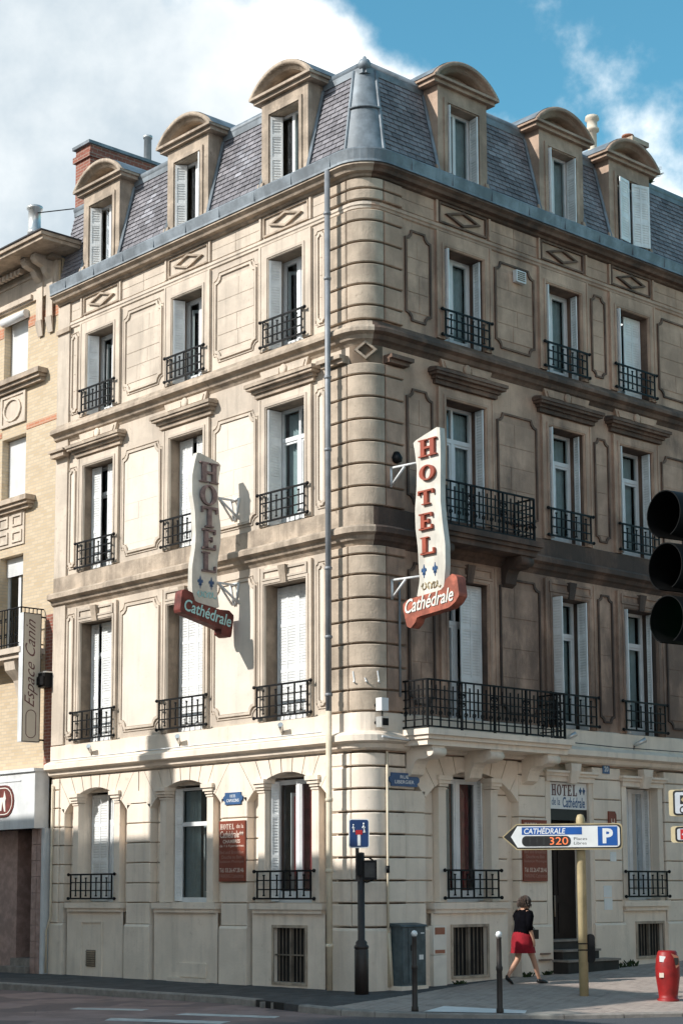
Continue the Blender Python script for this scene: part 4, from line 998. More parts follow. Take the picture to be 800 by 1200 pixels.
for dx in (0, -3.4):
    hoodbox(-12.4+dx, -10.05+dx, 12.90, .26); hoodbox(-12.3+dx, -10.45+dx, 10.15, .26)
    h = mb('L', 'lime')
    h.box(-12.1+dx, -10.6+dx, 0, .03, 12.76, 12.80)
    h.ring([(-11.9+dx, 12.0), (-10.88+dx, 12.0), (-10.88+dx, 12.72), (-11.9+dx, 12.72)], [(-11.82+dx, 12.07), (-10.96+dx, 12.07), (-10.96+dx, 12.66), (-11.82+dx, 12.66)], 0, .05)
    n = 16; cc = (-11.42+dx, 12.36); h.ring([(cc[0]+.36*math.cos(2*PI*k/n), cc[1]+.27*math.sin(2*PI*k/n)) for k in range(n)], [(cc[0]+.30*math.cos(2*PI*k/n), cc[1]+.22*math.sin(2*PI*k/n)) for k in range(n)], 0, .06)
    h.box(-11.84+dx, -10.94+dx, 0, .02, 12.05, 12.68); h.build('relief_panel', None, BH)
    h = mb('L', 'lime'); h.box(-11.95+dx, -10.85+dx, 0, .03, 9.25, 10.0)
    for s in (-1, 1):
        for q in (0, 1):
            u = -11.4+dx+s*.28; zz = 9.32+q*.36; h.ring([(u-.2, zz), (u+.2, zz), (u+.2, zz+.26), (u-.2, zz+.26)], [(u-.15, zz+.05), (u+.15, zz+.05), (u+.15, zz+.21), (u-.15, zz+.21)], .03, .06)
    h.build('relief_panel', None, BH)
# cornice, frieze, brackets
b = mb('L', 'lime'); b.box(X0, -9.70, 0, .06, 14.66, 15.36); b.box(X0, -10.62, .06, .12, 14.70, 14.80); b.box(X0, -10.62, .06, .10, 15.18, 15.24); b.build('frieze', None, BH)
b = mb('L', 'limetrim'); b.box(X0, -8.98, -.1, .92, 15.52, 15.60); b.box(X0, -9.02, -.1, .86, 15.44, 15.519); b.box(X0, -9.6, 0, .25, 15.36, 15.439); co = b.build('cornice', None, BH)
b = mb('L', 'slatebed'); b.box(X0, -8.96, -.1, .95, 15.60, 15.63); b.build('cornice_flashing', None, co)
for k in range(24):
    x = -10.78-k*.16
    mb('L', 'lime').box(x-.05, x+.05, .25, .34, 15.26, 15.37).build('dentil', None, BH)
def bracket(x):
    k = mb('L', 'lime'); k.box(x-.12, x+.12, .06, .09, 14.12, 15.0); poly = [(.06, 15.435), (.52, 15.435), (.54, 15.34), (.44, 15.25), (.28, 15.20), (.22, 15.08), (.10, 14.98), (.06, 14.98)]
    A = [k.pt((x-.085, w, z)) for w, z in poly]; B_ = [k.pt((x+.085, w, z)) for w, z in poly]; k.face(A[::-1]); k.face(B_)
    for i in range(len(poly)): j = (i+1) % len(poly); k.face((A[i], A[j], B_[j], B_[i]))
    k.tube([(x-.10, .44, 15.32), (x+.10, .44, 15.32)], .06, 10); k.tube([(x-.095, .17, 15.12), (x+.095, .17, 15.12)], .055, 10)
    k.loft([[(x-.12, .06, 14.12), (x+.12, .06, 14.12), (x+.12, .12, 14.12), (x-.12, .12, 14.12)], [(x-.09, .03, 13.78), (x+.09, .03, 13.78), (x+.09, .05, 13.78), (x-.09, .05, 13.78)]], smooth=False); k.build('cornice_bracket', None, BH)
for x in (-10.32, -9.92, -14.0): bracket(x)
b = mb(None, 'zinc'); b.quad((X0, -.1, 15.64), (X1, -.1, 15.64), (X1, 3.2, 17.0), (X0, 3.2, 17.0)); b.quad((X0, 3.2, 17.0), (X1, 3.2, 17.0), (X1, 8, 15.4), (X0, 8, 15.4)); b.quad((X1, -.1, 15.4), (X1, 3.2, 17), (X1, 8, 15.4), (X1, 4, 15.3)); b.build('roof', None, BH)
b = mb(None, 'silver'); b.lathe((-12.3, 1.0, 15.9), [(.15, 0), (.15, 1.05), (.165, 1.06), (.165, 1.12), (.15, 1.13), (.15, 1.64), (.19, 1.66), (.19, 1.72), (0, 1.73)], 12); b.m('iron'); b.tube([(-12.2, 1.0, 17.45), (-9.62, .75, 16.75)], .014, 4); b.build('steel_flue', None, BH)
# little balcony
b = mb('L', 'lime'); b.box(-13.2, -9.98, 0, .62, 6.72, 6.84); b.box(-13.1, -10.05, 0, .55, 6.62, 6.719)
b.build('balcony_slab', None, BH)
for x in (-10.6, -12.6):
    k = mb('L', 'lime'); poly = [(0, 6.62), (.5, 6.62), (.46, 6.40), (.25, 6.2), (.12, 5.8), (0, 5.55)]
    A = [k.pt((x-.2, w, z)) for w, z in poly]; B_ = [k.pt((x+.2, w, z)) for w, z in poly]; k.face(A[::-1]); k.face(B_)
    for i in range(len(poly)): j = (i+1) % len(poly); k.face((A[i], A[j], B_[j], B_[i]))
    k.build('corbel', None, BH)
b = mb('L', 'iron')
for z in (6.92, 7.68): b.tube([(-10.02, .02, z), (-10.02, .58, z), (-13.15, .58, z)], .016, 5)
for k in range(30):
    u = -10.02-k*.107; b.box(u-.008, u+.008, .572, .588, 6.86, 7.68)
    if k % 2: curl(b, u-.05, .58, 7.12, .05); curl(b, u-.05, .58, 7.45, .05, -1)
for k in range(6): w = .08+k*.1; b.box(-10.028, -10.012, w-.008, w+.008, 6.86, 7.68)
b.build('balcony_railing', None, BH)
# shop front
b = mb('L', 'shop'); b.box(-18.5, X1-.10, 0, .35, 3.02, 4.20); b.box(-18.5, X1-.06, 0, .40, 4.20, 4.27); b.box(-18.4, -10.25, .35, .365, 4.02, 4.05)
fa = b.build('shop_fascia', None, BH)
n = 8
def pill(cu, cz, hw, hh): return [(cu+s*(hw-hh)+hh*math.cos(a), cz+hh*math.sin(a)) for s, a0 in ((1, -PI/2), (-1, PI/2)) for a in [a0+PI*k/n for k in range(n+1)]]
b = mb('L', 'ribbon'); b.prism(pill(-11.45, 3.62, .95, .34), .35, .37); b.m('neonw'); b.ring(pill(-11.45, 3.62, .90, .29), pill(-11.45, 3.62, .88, .27), .37, .374); b.build('shop_badge', None, fa)
b = mb('L', 'neonw'); dog = [(-11.02, 3.42), (-10.97, 3.42), (-10.94, 3.62), (-10.86, 3.40), (-10.81, 3.40), (-10.83, 3.62), (-10.80, 3.68), (-10.86, 3.84), (-10.90, 3.70), (-11.05, 3.70), (-11.12, 3.78), (-11.20, 3.70), (-11.08, 3.60)]
b.prism([(u, z) for u, z in dog], .37, .376); b.build('dog_emblem', None, fa)
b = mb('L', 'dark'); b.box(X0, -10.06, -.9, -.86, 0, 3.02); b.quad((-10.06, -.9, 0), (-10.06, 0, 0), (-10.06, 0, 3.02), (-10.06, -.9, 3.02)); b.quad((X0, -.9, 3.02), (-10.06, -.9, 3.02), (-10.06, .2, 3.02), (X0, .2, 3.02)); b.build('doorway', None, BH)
b = mb('L', 'leather'); b.box(-11.05, -10.12, -.62, -.58, .32, 2.9); do = b.build('shop_door', None, BH)
b = mb('L', 'glass'); b.box(-10.85, -10.35, -.58, -.575, 1.4, 2.6); b.build('pane', None, do)
b = mb('L', 'silver'); b.tube([(-10.25, -.54, 1.25), (-10.25, -.54, 1.55)], .018, 6); b.build('handle', None, do)
for k in range(9):
    for j, (u0, u1) in enumerate(((-10.10, -9.90), (-9.89, X1-.14))): mb('L', 'pinkstone').block(u0+.003, u1-.003, -.2, .16, .02+k*.333+.003, .02+(k+1)*.333-.003, .006).build('marble_tile', None, BH)
b = mb('L', 'shop'); b.box(X1-.14, X1-.02, 0, .14, 0, 3.02); b.build('shop_pier', None, BH); mb('L', 'pinkstone').box(-12.6, -11.05, -.6, -.1, .0, 3.02).build('shop_pier', None, BH)
mb('L', 'step').box(-11.1, -10.11, -.6, .0, 0, .32).build('doorstep', None, BH); mb('L', 'step').box(-11.1, -10.11, 0.002, .25, 0, .16).build('doorstep', None, BH)
b = mb('L', 'iron'); b.box(-10.0, -9.62, .02, .22, 5.98, 6.28); b.box(-9.98, -9.63, .22, .26, 6.02, 6.2); b.m('silver'); b.box(-10.02, -9.60, .0, .2, 6.28, 6.31); b.build('facade_lamp', None, BH)
# ================================================================ houses over the road: they cast the shade on the lower fronts
for i, (a, c, h, y, lab) in enumerate(((-40, -12.6, 12.5, -13, 'pale rendered house opposite, westmost of the row'), (-12.6, -8.2, 12.25, -13, 'pale rendered house opposite with a chimney'), (-8.2, -5.6, 11.85, -13, 'narrow pale house opposite'), (-5.6, -1.4, 11.6, -13, 'pale house opposite, lower than the one beside it'), (-1.4, 1.6, 8.7, -13, 'lowest pale house opposite, nearest the corner'))):
    h_ = thing('town_house', (a, y, 0), lab, 'house', 'houses across the road that shade the hotel front')
    b = mb(None, 'pale'); b.box(a, c-.01, y-9, y, -.2, h-.5); b.build('wall', None, h_)
    b = mb(None, 'slatebed'); b.loft([[(a, y+.25, h-.5), (c-.01, y+.25, h-.5), (c-.01, y-9.2, h-.5), (a, y-9.2, h-.5)], [(a, y+.0, h), (c-.01, y+.0, h), (c-.01, y-9, h), (a, y-9, h)]], smooth=False); b.build('roof', None, h_)
    for z in (1, 4.2, 7.4):
        x = a+.8
        while x < c-1.2 and x < a+14:
            w_ = mb(None, 'white'); w_.ring([(x, z), (x+1, z), (x+1, z+1.8), (x, z+1.8)], [(x+.08, z+.08), (x+.92, z+.08), (x+.92, z+1.72), (x+.08, z+1.72)], y, y+.04); w_.m('glass'); w_.quad((x, y+.015, z), (x+1, y+.015, z), (x+1, y+.015, z+1.8), (x, y+.015, z+1.8)); w_.build('window', None, h_); x += 2.2
    if i == 1:
        b = mb(None, 'redbrick'); b.box(-10.9, -10.35, y-.8, y-.1, h-.2, 14.4); b.build('chimney', None, h_)
for i, (a, c, h, lab) in enumerate(((-1, 9, 8.5, 'unseen warm stone house across the side street, nearest the crossing'), (9, 19, 10.5, 'tall unseen warm stone house across the side street'), (19, 34, 9.0, 'unseen warm stone house far down the side street'))):  # unseen row, added to bounce warm light onto the side street front
    h_ = thing('town_house', (15, a, 0), lab, 'house', 'unseen houses added across the side street to bounce warm light')
    b = mb(None, 'warmstone'); b.box(15, 24, a, c-.01, -.2, h); b.build('wall', None, h_)
    b = mb(None, 'slatebed'); b.loft([[(14.75, a, h), (24.2, a, h), (24.2, c-.01, h), (14.75, c-.01, h)], [(16.5, a+.5, h+2.5), (22.5, a+.5, h+2.5), (22.5, c-.5, h+2.5), (16.5, c-.5, h+2.5)]], smooth=False); b.build('roof', None, h_)
    for z in (1.0, 4.6, 7.6, 10.2):
        y = a+.9
        while y < c-1.4 and z+1.8 < h:
            w_ = mb(None, 'glass'); w_.f = lambda u, w, z: (15-w, u, z); w_.quad((y, .015, z), (y+1, .015, z), (y+1, .015, z+1.8), (y, .015, z+1.8)); w_.m('white'); w_.ring([(y, z), (y+1, z), (y+1, z+1.8), (y, z+1.8)], [(y+.08, z+.08), (y+.92, z+.08), (y+.92, z+1.72), (y+.08, z+1.72)], 0, .04); w_.build('window', None, h_); y += 2.3
# ================================================================ blade signs
BL = [(-0.96, 9.728), (-0.409, 9.584), (-0.466, 9.288), (-0.476, 8.949), (-0.444, 8.617), (-0.409, 8.387), (-0.408, 8.12), (-0.468, 7.778), (-0.496, 7.508), (-0.485, 7.177), (-0.433, 6.851), (-1.038, 6.934), (-1.069, 7.209), (-1.064, 7.571), (-1.006, 7.908), (-0.988, 8.175), (-1.012, 8.602), (-1.076, 8.925), (-1.079, 9.257), (-1.02, 9.534)]
BRIB = [(-1.262, 7.122), (-1.08, 7.077), (-1.018, 6.92), (-0.462, 6.832), (-0.232, 6.84), (-0.118, 6.752), (-0.179, 6.347), (-0.313, 6.334), (-0.43, 6.389), (-0.418, 6.473), (-1.338, 6.69), (-1.359, 6.753), (-1.322, 7.082)]
RR = [(0.69, 9.334), (1.322, 9.499), (1.342, 9.149), (1.334, 8.671), (1.326, 8.196), (1.364, 7.841), (1.422, 7.453), (1.424, 7.076), (1.375, 6.691), (0.742, 6.616), (0.812, 6.908), (0.794, 7.165), (0.776, 7.487), (0.727, 7.815), (0.719, 8.138), (0.76, 8.518), (0.773, 8.871), (0.732, 9.138)]
RRIB = [(0.451, 6.541), (0.564, 6.606), (1.396, 6.673), (1.463, 6.836), (1.613, 6.909), (1.718, 6.848), (1.767, 6.531), (1.668, 6.42), (1.519, 6.346), (0.781, 6.278), (0.736, 6.189), (0.624, 6.106), (0.535, 6.148), (0.45, 6.445)]
def smooth_poly(p, it=1):
    for _ in range(it):
        q = []
        for i in range(len(p)):
            a, c = p[i], p[(i+1) % len(p)]; q += [(a[0]*.9+c[0]*.1, a[1]*.9+c[1]*.1), (a[0]*.1+c[0]*.9, a[1]*.1+c[1]*.9)]
        p = q
    return p
def lily(b, cu, cz, s, w):
    for pts in ([(0, -1), (.28, -.1), (.22, .5), (0, 1), (-.22, .5), (-.28, -.1)], [(.12, -.3), (.55, .45), (.85, .3), (.9, -.1), (.62, .1), (.3, -.45)], [(-.12, -.3), (-.55, .45), (-.85, .3), (-.9, -.1), (-.62, .1), (-.3, -.45)], [(-.5, -.5), (.5, -.5), (.5, -.33), (-.5, -.33)]):
        b.prism([(cu+u*s*.55, cz+z*s) for u, z in pts], w, w+.012)
def blade(nm, loc, fr, board, rib, lett, lil, scr, cath, mats, label, arms, inward):
    B_ = thing(nm, loc, label, 'hotel sign', 'hotel blade signs on the fronts')
    b = MB(None, fr); b.m('sign'); b.prism(smooth_poly(board), -.06, .06); b.build('sign_board', None, B_)
    b = MB(None, fr); b.m(mats[0]); b.prism(smooth_poly(rib), -.10, .10); ro = b.build('ribbon', None, B_)
    zsh = cath[4] if len(cath) > 4 else 0
    # name on the ribbon, sloping with it
    me_fr = lambda u, w, z: fr(u, w, z+(u-cath[0])*cath[5])
    for dx, dz_, mm, w in ((.012, -.012, 'signblack' if mats[2] else 'ltr', .101), (0, 0, mats[1], .108)):
        letters(ro, 'Cathédrale', me_fr, cath[0]+dx, cath[1]+dx, cath[2]+dz_, cath[3]+dz_, w, mm, .012, .3)
    for k, (p, q) in enumerate(lett):
        for dx, m_, w in ((.022, 'neonw' if not mats[2] else 'neonw', .061), (0, mats[3], .066)):
            g = MB(None, fr); g.m(m_); glyph(g, 'HOTEL'[k], p[0]+dx, q[0]+dx, p[1]-dx*.6, q[1]-dx*.6, w, .004 if dx else .05); 
            if dx == 0: g.build('letter', None, B_)
    g = MB(None, fr); g.m('plate')
    for cu, cz in lil: lily(g, cu, cz, .12, .06)
    g.build('lily_emblem', None, B_)
    letters(B_, 'depuis', fr, scr[0], scr[1], scr[2]+.04, scr[3]-.03, .061, 'neon' if not mats[2] else 'pale', 0, .35) if False else None
    g = MB(None, fr); g.m('neon' if not mats[2] else 'postyellow'); n = 7; pts = []
    for k in range(29): f = k/28; pts.append((scr[0]+(scr[1]-scr[0])*f+.03*math.sin(f*40), .07, (scr[2]+scr[3])/2+.06*math.sin(f*31)))
    g.tube(pts, .010, 4); g.build('scroll_neon', None, B_)
    h_ = len(arms)//2
    for part in (arms[:h_], arms[h_:]):
        k = MB(); k.m('shop')
        for p in part: k.tube(p, .022, 6)
        k.build('bracket', None, B_)
xs = -3.55
def armsL(z): return [[(xs, -.46, z), (xs, 0, z)], [(xs-.13, -.03, z+.02), (xs+.13, -.03, z+.02)], [(xs, -.42, z), (xs-.1, -.0, z-.36)], [(xs, -.42, z), (xs+.1, -.0, z-.36)], [(xs-.13, -.03, z+.02), (xs-.02, -.03, z-.38)], [(xs+.13, -.03, z+.02), (xs+.02, -.03, z-.38)]]
blade('hotel_sign', (xs, 0, 8), basis((xs, 0, 0), (0, 1, 0), (0, 0, 1)), BL, BRIB, [((-0.93, 9.17), (-0.50, 9.55)), ((-0.915, 8.745), (-0.535, 9.13)), ((-0.89, 8.335), (-0.51, 8.72)), ((-0.87, 7.92), (-0.51, 8.30)), ((-0.87, 7.50), (-0.52, 7.87))], [(-.88, 7.30), (-.625, 7.30)], (-.95, -.54, 7.02, 7.14), (-1.27, -.19, 6.735, 6.96, 0, -.20), ('ribbon', 'neon', False, 'ltr_faded'), 'grey wavy HOTEL blade sign with dark red ribbon on the sunlit front', armsL(8.95)+armsL(7.35), True)
ys = .52
def armsR(z): return [[(.0, ys, z), (.78, ys, z-.03)], [(.08, ys, z), (.08, ys, z-.34)], [(.08, ys, z-.32), (.42, ys, z-.03)]]
blade('hotel_sign', (0, ys, 8), basis((0, ys, 0), (1, 0, 0), (0, 0, 1)), RR, RRIB, [((0.86, 9.01), (1.28, 9.31)), ((0.872, 8.594), (1.237, 8.86)), ((0.83, 8.18), (1.21, 8.43)), ((0.85, 7.75), (1.21, 8.03)), ((0.88, 7.32), (1.24, 7.62))], [(.925, 7.05), (1.185, 7.05)], (.86, 1.29, 6.74, 6.84), (.50, 1.64, 6.36, 6.60, 0, .085), ('ribbon2', 'neonw', True, 'ltr_red'), 'white wavy HOTEL blade sign with orange red ribbon beside the long balcony', armsR(9.0)+armsR(7.02), True)
# pet shop sign
fr = basis((-9.88, 0, 0), (0, 1, 0), (0, 0, 1))
PS = thing('pet_shop_sign', (-9.95, 0, 6), 'tall grey Espace Canin sign hung from the brick house', 'shop sign')
b = MB(None, fr); b.m('shop'); b.box(-.60, -.16, -.16, 0, 4.82, 7.55); b.build('sign_box', None, PS)
b = MB(None, fr); b.m('pale2'); M['pale2'] = mat('sign_face_grey', (.60, .55, .46), .5, var=.06)
b.box(-.585, -.175, 0, .006, 4.84, 7.53); b.m('postbrown'); b.ring([(-.6, 4.82), (-.16, 4.82), (-.16, 7.55), (-.6, 7.55)], [(-.585, 4.835), (-.175, 4.835), (-.175, 7.535), (-.585, 7.535)], 0, .012); b.build('sign_face', None, PS)
vfr = lambda u, w, z: fr(-.30-z, w, u)
letters(PS, 'Espace Canin', vfr, 5.55, 7.42, -.07, .25, .008, 'ltr', .0, .55)
b = MB(None, fr); b.m('ltr'); b.ring([(-.38+.13*math.cos(a), 5.20+.12*math.sin(a)+.18*(1 if math.sin(a) >= 0 else -1)) for a in [2*PI*k/20 for k in range(20)]], [(-.38+.115*math.cos(a), 5.20+.105*math.sin(a)+.18*(1 if math.sin(a) >= 0 else -1)) for a in [2*PI*k/20 for k in range(20)]], .006, .012); b.build('oval_emblem', None, PS)
b = MB(); b.m('iron'); b.tube([(-9.95, 0, 7.5), (-9.95, -.18, 7.5)], .02, 5); b.tube([(-9.95, 0, 4.88), (-9.95, -.18, 4.88)], .02, 5); b.build('bracket', None, PS)
# ================================================================ plaques and plates on the hotel
def plaque(side, u0, u1, z0, z1, label):
    f = F[side]
    fr = (lambda u, w, z: f(u, w, z))
    P_ = thing('hotel_plaque', f((u0+u1)/2, .0, z0), label, 'plaque', 'dark red hotel plaques by the windows')
    b = MB(None, fr); b.m('plaque'); b.box(u0, u1, .0, .035, z0, z1); b.build('board', None, P_)
    H = z1-z0; W_ = u1-u0; w = .036
    def ln(s, a, c, e, g, m='plaquetxt', **k): letters(P_, s, fr, u0+W_*a, u0+W_*c, z0+H*e, z0+H*g, w, m, t=.004, **k)
    ln('HOTEL', .05, .62, .86, .95, serif=True); ln('de la', .68, .95, .875, .945)
    ln('Cathédrale', .05, .78, .72, .835, bold=.01, shear=.12)
    g = MB(None, fr); g.m('plaquetxt')
    for q in (.85, .93): lily(g, u0+W_*q, z0+H*.79, .045, w)
    g.build('lily_emblem', None, P_)
    ln('CHAMBRES', .16, .82, .63, .69, bold=.015); ln('de 1 à 4 personnes', .04, .96, .555, .61)
    for k, s in enumerate(('Bed and Breakfast', 'Douche ou Bain', 'Isolation Phonique')): ln(s, (.04, .12, .04)[k], (.96, .88, .96)[k], .455-.08*k, .51-.08*k, 'plaquedim')
    ln('Tél. 03.26.47.28.46', .04, .96, .15, .22); ln('PARKING Cathédrale', .04, .96, .06, .12, 'plaquedim')
plaque('L', -3.97, -3.22, 1.88, 2.98, 'dark red hotel plaque on the sunlit front below the small blue street plate')
plaque('R', 3.84, 4.50, 1.86, 2.98, 'dark red hotel plaque left of the entrance door, behind the parking sign')
def street(side, u0, u1, z0, z1, l1, l2, label, w0=0.004):
    f = F[side]; P_ = thing('street_name_plate', f((u0+u1)/2, w0, z0), label, 'street sign'); e = .05; H = z1-z0
    poly = [(u0+e, z0), (u1-e, z0), (u1-e, z0+H*.22), (u1, z0+H*.38), (u1, z0+H*.62), (u1-e, z0+H*.78), (u1-e, z1), (u0+e, z1), (u0+e, z0+H*.78), (u0, z0+H*.62), (u0, z0+H*.38), (u0+e, z0+H*.22)]
    b = MB(None, f); b.m('plate'); b.prism(poly, w0, w0+.025); b.build('plate', None, P_)
    W_ = u1-u0
    letters(P_, l1, f, u0+W_*.36, u0+W_*.64, z0+H*.58, z0+H*.82, w0+.026, 'signwhite', .01, t=.003); letters(P_, l2, f, u0+W_*.18, u0+W_*.82, z0+H*.20, z0+H*.46, w0+.026, 'signwhite', .01, t=.003)
street('L', -3.86, -3.30, 3.28, 3.50, 'RUE DES', 'CAPUCINS', 'small light blue street name plate on the sunlit front above the red plaque')
street('R', .45, 1.17, 3.47, 3.70, 'RUE', 'LIBERGIER', 'dark blue street name plate by the corner under the long balcony', .025)
NP = thing('house_number_plate', (0, 6.29, 3.92), 'small dark blue number 20 plate right of the door lintel', 'number plate')
b = mb('R', 'plate'); b.box(6.19, 6.39, .002, .02, 3.92, 4.10); b.build('plate', None, NP); letters(NP, '20', RF, 6.23, 6.35, 3.96, 4.06, .021, 'signwhite', .01)
HP = thing('entrance_sign', (0, 5.2, 3.2), 'white HOTEL de la Cathédrale sign above the dark entrance door', 'hotel sign')
b = mb('R', 'signwhite'); b.box(4.69, 5.79, -.12, -.07, 3.21, 3.71); b.build('board', None, HP)
b = mb('R', 'signblack'); b.box(4.69, 5.79, -.12, -.08, 3.0, 3.205); b.build('lower_board', None, HP)
letters(HP, 'HOTEL', RF, 4.76, 5.52, 3.46, 3.67, -.068, 'ltr', serif=True, t=.006); letters(HP, 'de la', RF, 4.77, 5.01, 3.28, 3.42, -.068, 'plate', .006); letters(HP, 'Cathédrale', RF, 5.08, 5.73, 3.24, 3.44, -.068, 'plate', .02, .1)
g = mb('R', 'plate')
for q in (5.60, 5.70): lily(g, q, 3.56, .07, -.068)
g.build('lily_emblem', None, HP)
b = mb('R', 'plaquedim')
HS = thing('hotel_rating_plate', (0, 6.44, 3.0), 'small dark red plate with letter H right of the entrance', 'plate')
b = mb('R', 'plaque'); b.prism([(6.32, 2.78), (6.56, 2.78), (6.56, 3.14), (6.52, 3.2), (6.32, 3.2)], .002, .025); b.build('plate', None, HS); letters(HS, 'H', RF, 6.40, 6.50, 2.90, 3.06, .026, 'plaquetxt', .01)
tag(mb('R', 'signwhite').box(6.36, 6.54, .002, .012, 2.24, 2.42).build('notice'), 'small white notice on the wall below the red H plate', 'notice')
tag(mb('R', 'signwhite').box(6.14, 6.38, .002, .010, 1.56, 1.78).build('notice'), 'upper of two pale paper notices beside the entrance door', 'notice'); tag(mb('R', 'signwhite').box(6.15, 6.39, .002, .011, 1.32, 1.54).build('notice'), 'lower of two pale paper notices beside the entrance door', 'notice')
# small fittings
def spot(x, y, z, lab):
    t_ = thing('wall_spotlight', (x, y, z), lab, 'spotlight', 'small spotlights on the ledge above the ground floor')
    return t_
for side, u in (('L', -8.0), ('L', -5.05), ('L', -2.05), ('R', 5.1), ('R', 7.2)):
    f = F[side]; t_ = thing('wall_spotlight', f(u, .1, 4.5), 'small grey spotlight on the cream ledge below the %s' % {-8.0: 'leftmost window of the sunlit front', -5.05: 'middle window of the sunlit front', -2.05: 'sunlit front window nearest the corner', 5.1: 'window right of the long balcony', 7.2: 'rightmost window of the shaded front'}[u], 'spotlight', 'small spotlights on the ledge above the ground floor')
    b = mb(side, 'silver'); b.tube([(u-.09, .07, 4.5), (u+.06, .24, 4.62)], [.03, .05], 8); b.build('lamp_head', None, t_)
    b = mb(side, 'iron'); b.tube([(u-.1, .05, 4.42), (u-.09, .07, 4.5)], .014, 5); b.build('arm', None, t_)
for z, h, m, lab in ((4.72, .22, 'signwhite', 'white junction box on the corner above the cream ledge'), (4.44, .18, 'silver', 'grey floodlight on the corner ledge')):
    b = mb('R', m); b.box(.10, .26, .1, .24, z, z+h); b.m('iron'); b.tube([(.18, .0, z+h*.5), (.18, .12, z+h*.5)], .03, 6); b.box(.12, .24, .24, .26, z+.03, z+h-.03) if m == 'silver' else b.tube([(.18, .17, z), (.18, .17, z-.14)], .012, 5); tag(b.build('corner_box'), lab, 'wall box')
b = mb('R', 'shop'); b.box(3.84, 4.11, .03, .12, 13.17, 13.40); b.m('rustmesh')
for k in range(5): b.box(3.87, 4.08, .12, .126, 13.20+k*.038, 13.222+k*.038)
tag(b.build('wall_vent'), 'small square grey vent high on the shaded front between two windows', 'vent')
b = mb('R', 'iron'); b.lathe((.64, .10, 9.10), [(.02, 0), (.09, .03), (.10, .10), (.05, .2), (0, .21)], 8); tag(b.build('bell'), 'small black alarm horn beside the white blade sign', 'horn')
for k, (x, s) in enumerate(((-.24, -1), (-.14, 0), (-.06, 1))):
    a = [.3, .75, 1.2][k]; cx, cy = -R+(R+.075)*math.sin(a), R-(R+.075)*math.cos(a)
    b = MB(); b.m('signwhite'); b.tube([(cx-.03*math.cos(a), cy-.03*math.sin(a), 5.42 if k != 1 else 5.30), (cx+.0, cy, 5.22)], .014, 5); b.tube([(cx, cy, 5.22), (cx+.02, cy-.04, 5.24)], .014, 5); tag(b.build('wall_hook'), ['leftmost', 'middle', 'rightmost'][k]+' white hook on the rounded corner above the ledge', 'hook', 'white hooks on the rounded corner')
# ================================================================ street furniture
def at(x, y): return (x, y, gz_at(x, y))
# parking direction sign
px, py = 3.16, 1.71; pz = gz_at(px, py)
DS = thing('parking_sign', (px, py, pz), 'white arrow sign CATHÉDRALE 320 with blue P on a cream post', 'direction sign')
vx, vy = px-CAM.x, py-CAM.y; L_ = math.hypot(vx, vy); vx, vy = vx/L_, vy/L_
dfr = basis((px, py, 0), (vy, -vx, 0), (0, 0, 1))
b = mb(None, 'postyellow'); b.lathe((px, py, pz), [(.075, -.05), (.075, 2.75), (.07, 2.82), (.05, 2.87), (0, 2.885)], 14); b.build('post', None, DS)
def rrect(u0, u1, z0, z1, r, n=5): return [(cu+r*math.cos(math.radians(a0+90*k/n)), cz+r*math.sin(math.radians(a0+90*k/n))) for cu, cz, a0 in ((u1-r, z1-r, 0), (u0+r, z1-r, 90), (u0+r, z0+r, 180), (u1-r, z0+r, 270)) for k in range(n+1)]
def arrowpoly(g):
    r = .06; q = rrect(-.5, .655-g, 2.34+g, 2.755-g, r); q = [p for p in q if p[0] > 0]
    right = sorted([p for p in q], key=lambda p: p[1])
    return right+[(-1.02+g*.4, 2.755-g), (-1.25+g*1.3, 2.548), (-1.02+g*.4, 2.34+g)]
b = MB(None, dfr); b.m('postyellow'); b.prism(arrowpoly(0), .08, .20); body = b.build('sign_case', None, DS)
b = MB(None, dfr); b.m('signblack'); b.prism(arrowpoly(.018), .20, .204); b.build('border', None, DS)
b = MB(None, dfr); b.m('signwhite'); o = arrowpoly(.038); o = [(max(u, -1.11) if abs(z-2.548) < .01 else u, z) for u, z in o]; b.prism(o, .204, .208); b.build('sign_face', None, DS)
b = MB(None, dfr); b.m('blue'); b.box(-.935, .02, .208, .211, 2.58, 2.70); b.build('blue_band', None, DS)
letters(DS, 'CATHÉDRALE', dfr, -.90, -.24, 2.592, 2.705, .212, 'signwhite', .02, .18, t=.002)
b = MB(None, dfr); b.m('led'); b.prism(rrect(-.935, -.16, 2.395, 2.56, .07), .208, .212); b.m('signblack')
for k in range(4): b.box(-.90+k*.11, -.82+k*.11, .212, .214, 2.42, 2.535)
b.build('led_display', None, DS)
letters(DS, '320', dfr, -.50, -.20, 2.42, 2.54, .2135, 'ledlit', .0, t=.002)
letters(DS, 'Places', dfr, -.11, .10, 2.49, 2.535, .209, 'signblack', t=.002); letters(DS, 'Libres', dfr, -.11, .09, 2.42, 2.465, .209, 'signblack', t=.002)
b = MB(None, dfr); b.m('blue'); b.box(.27, .58, .208, .211, 2.40, 2.705); b.build('parking_panel', None, DS)
letters(DS, 'P', dfr, .345, .51, 2.435, 2.675, .212, 'signwhite', .04, t=.002)
b = MB(None, dfr); b.m('iron'); b.prism(rrect(.05, .19, .55, 1.0, .06), -.05, .03); b.box(-.08, .08, .07, .082, .84, .86); b.box(-.08, .08, .07, .082, .74, .76); b.build('control_box', None, DS)
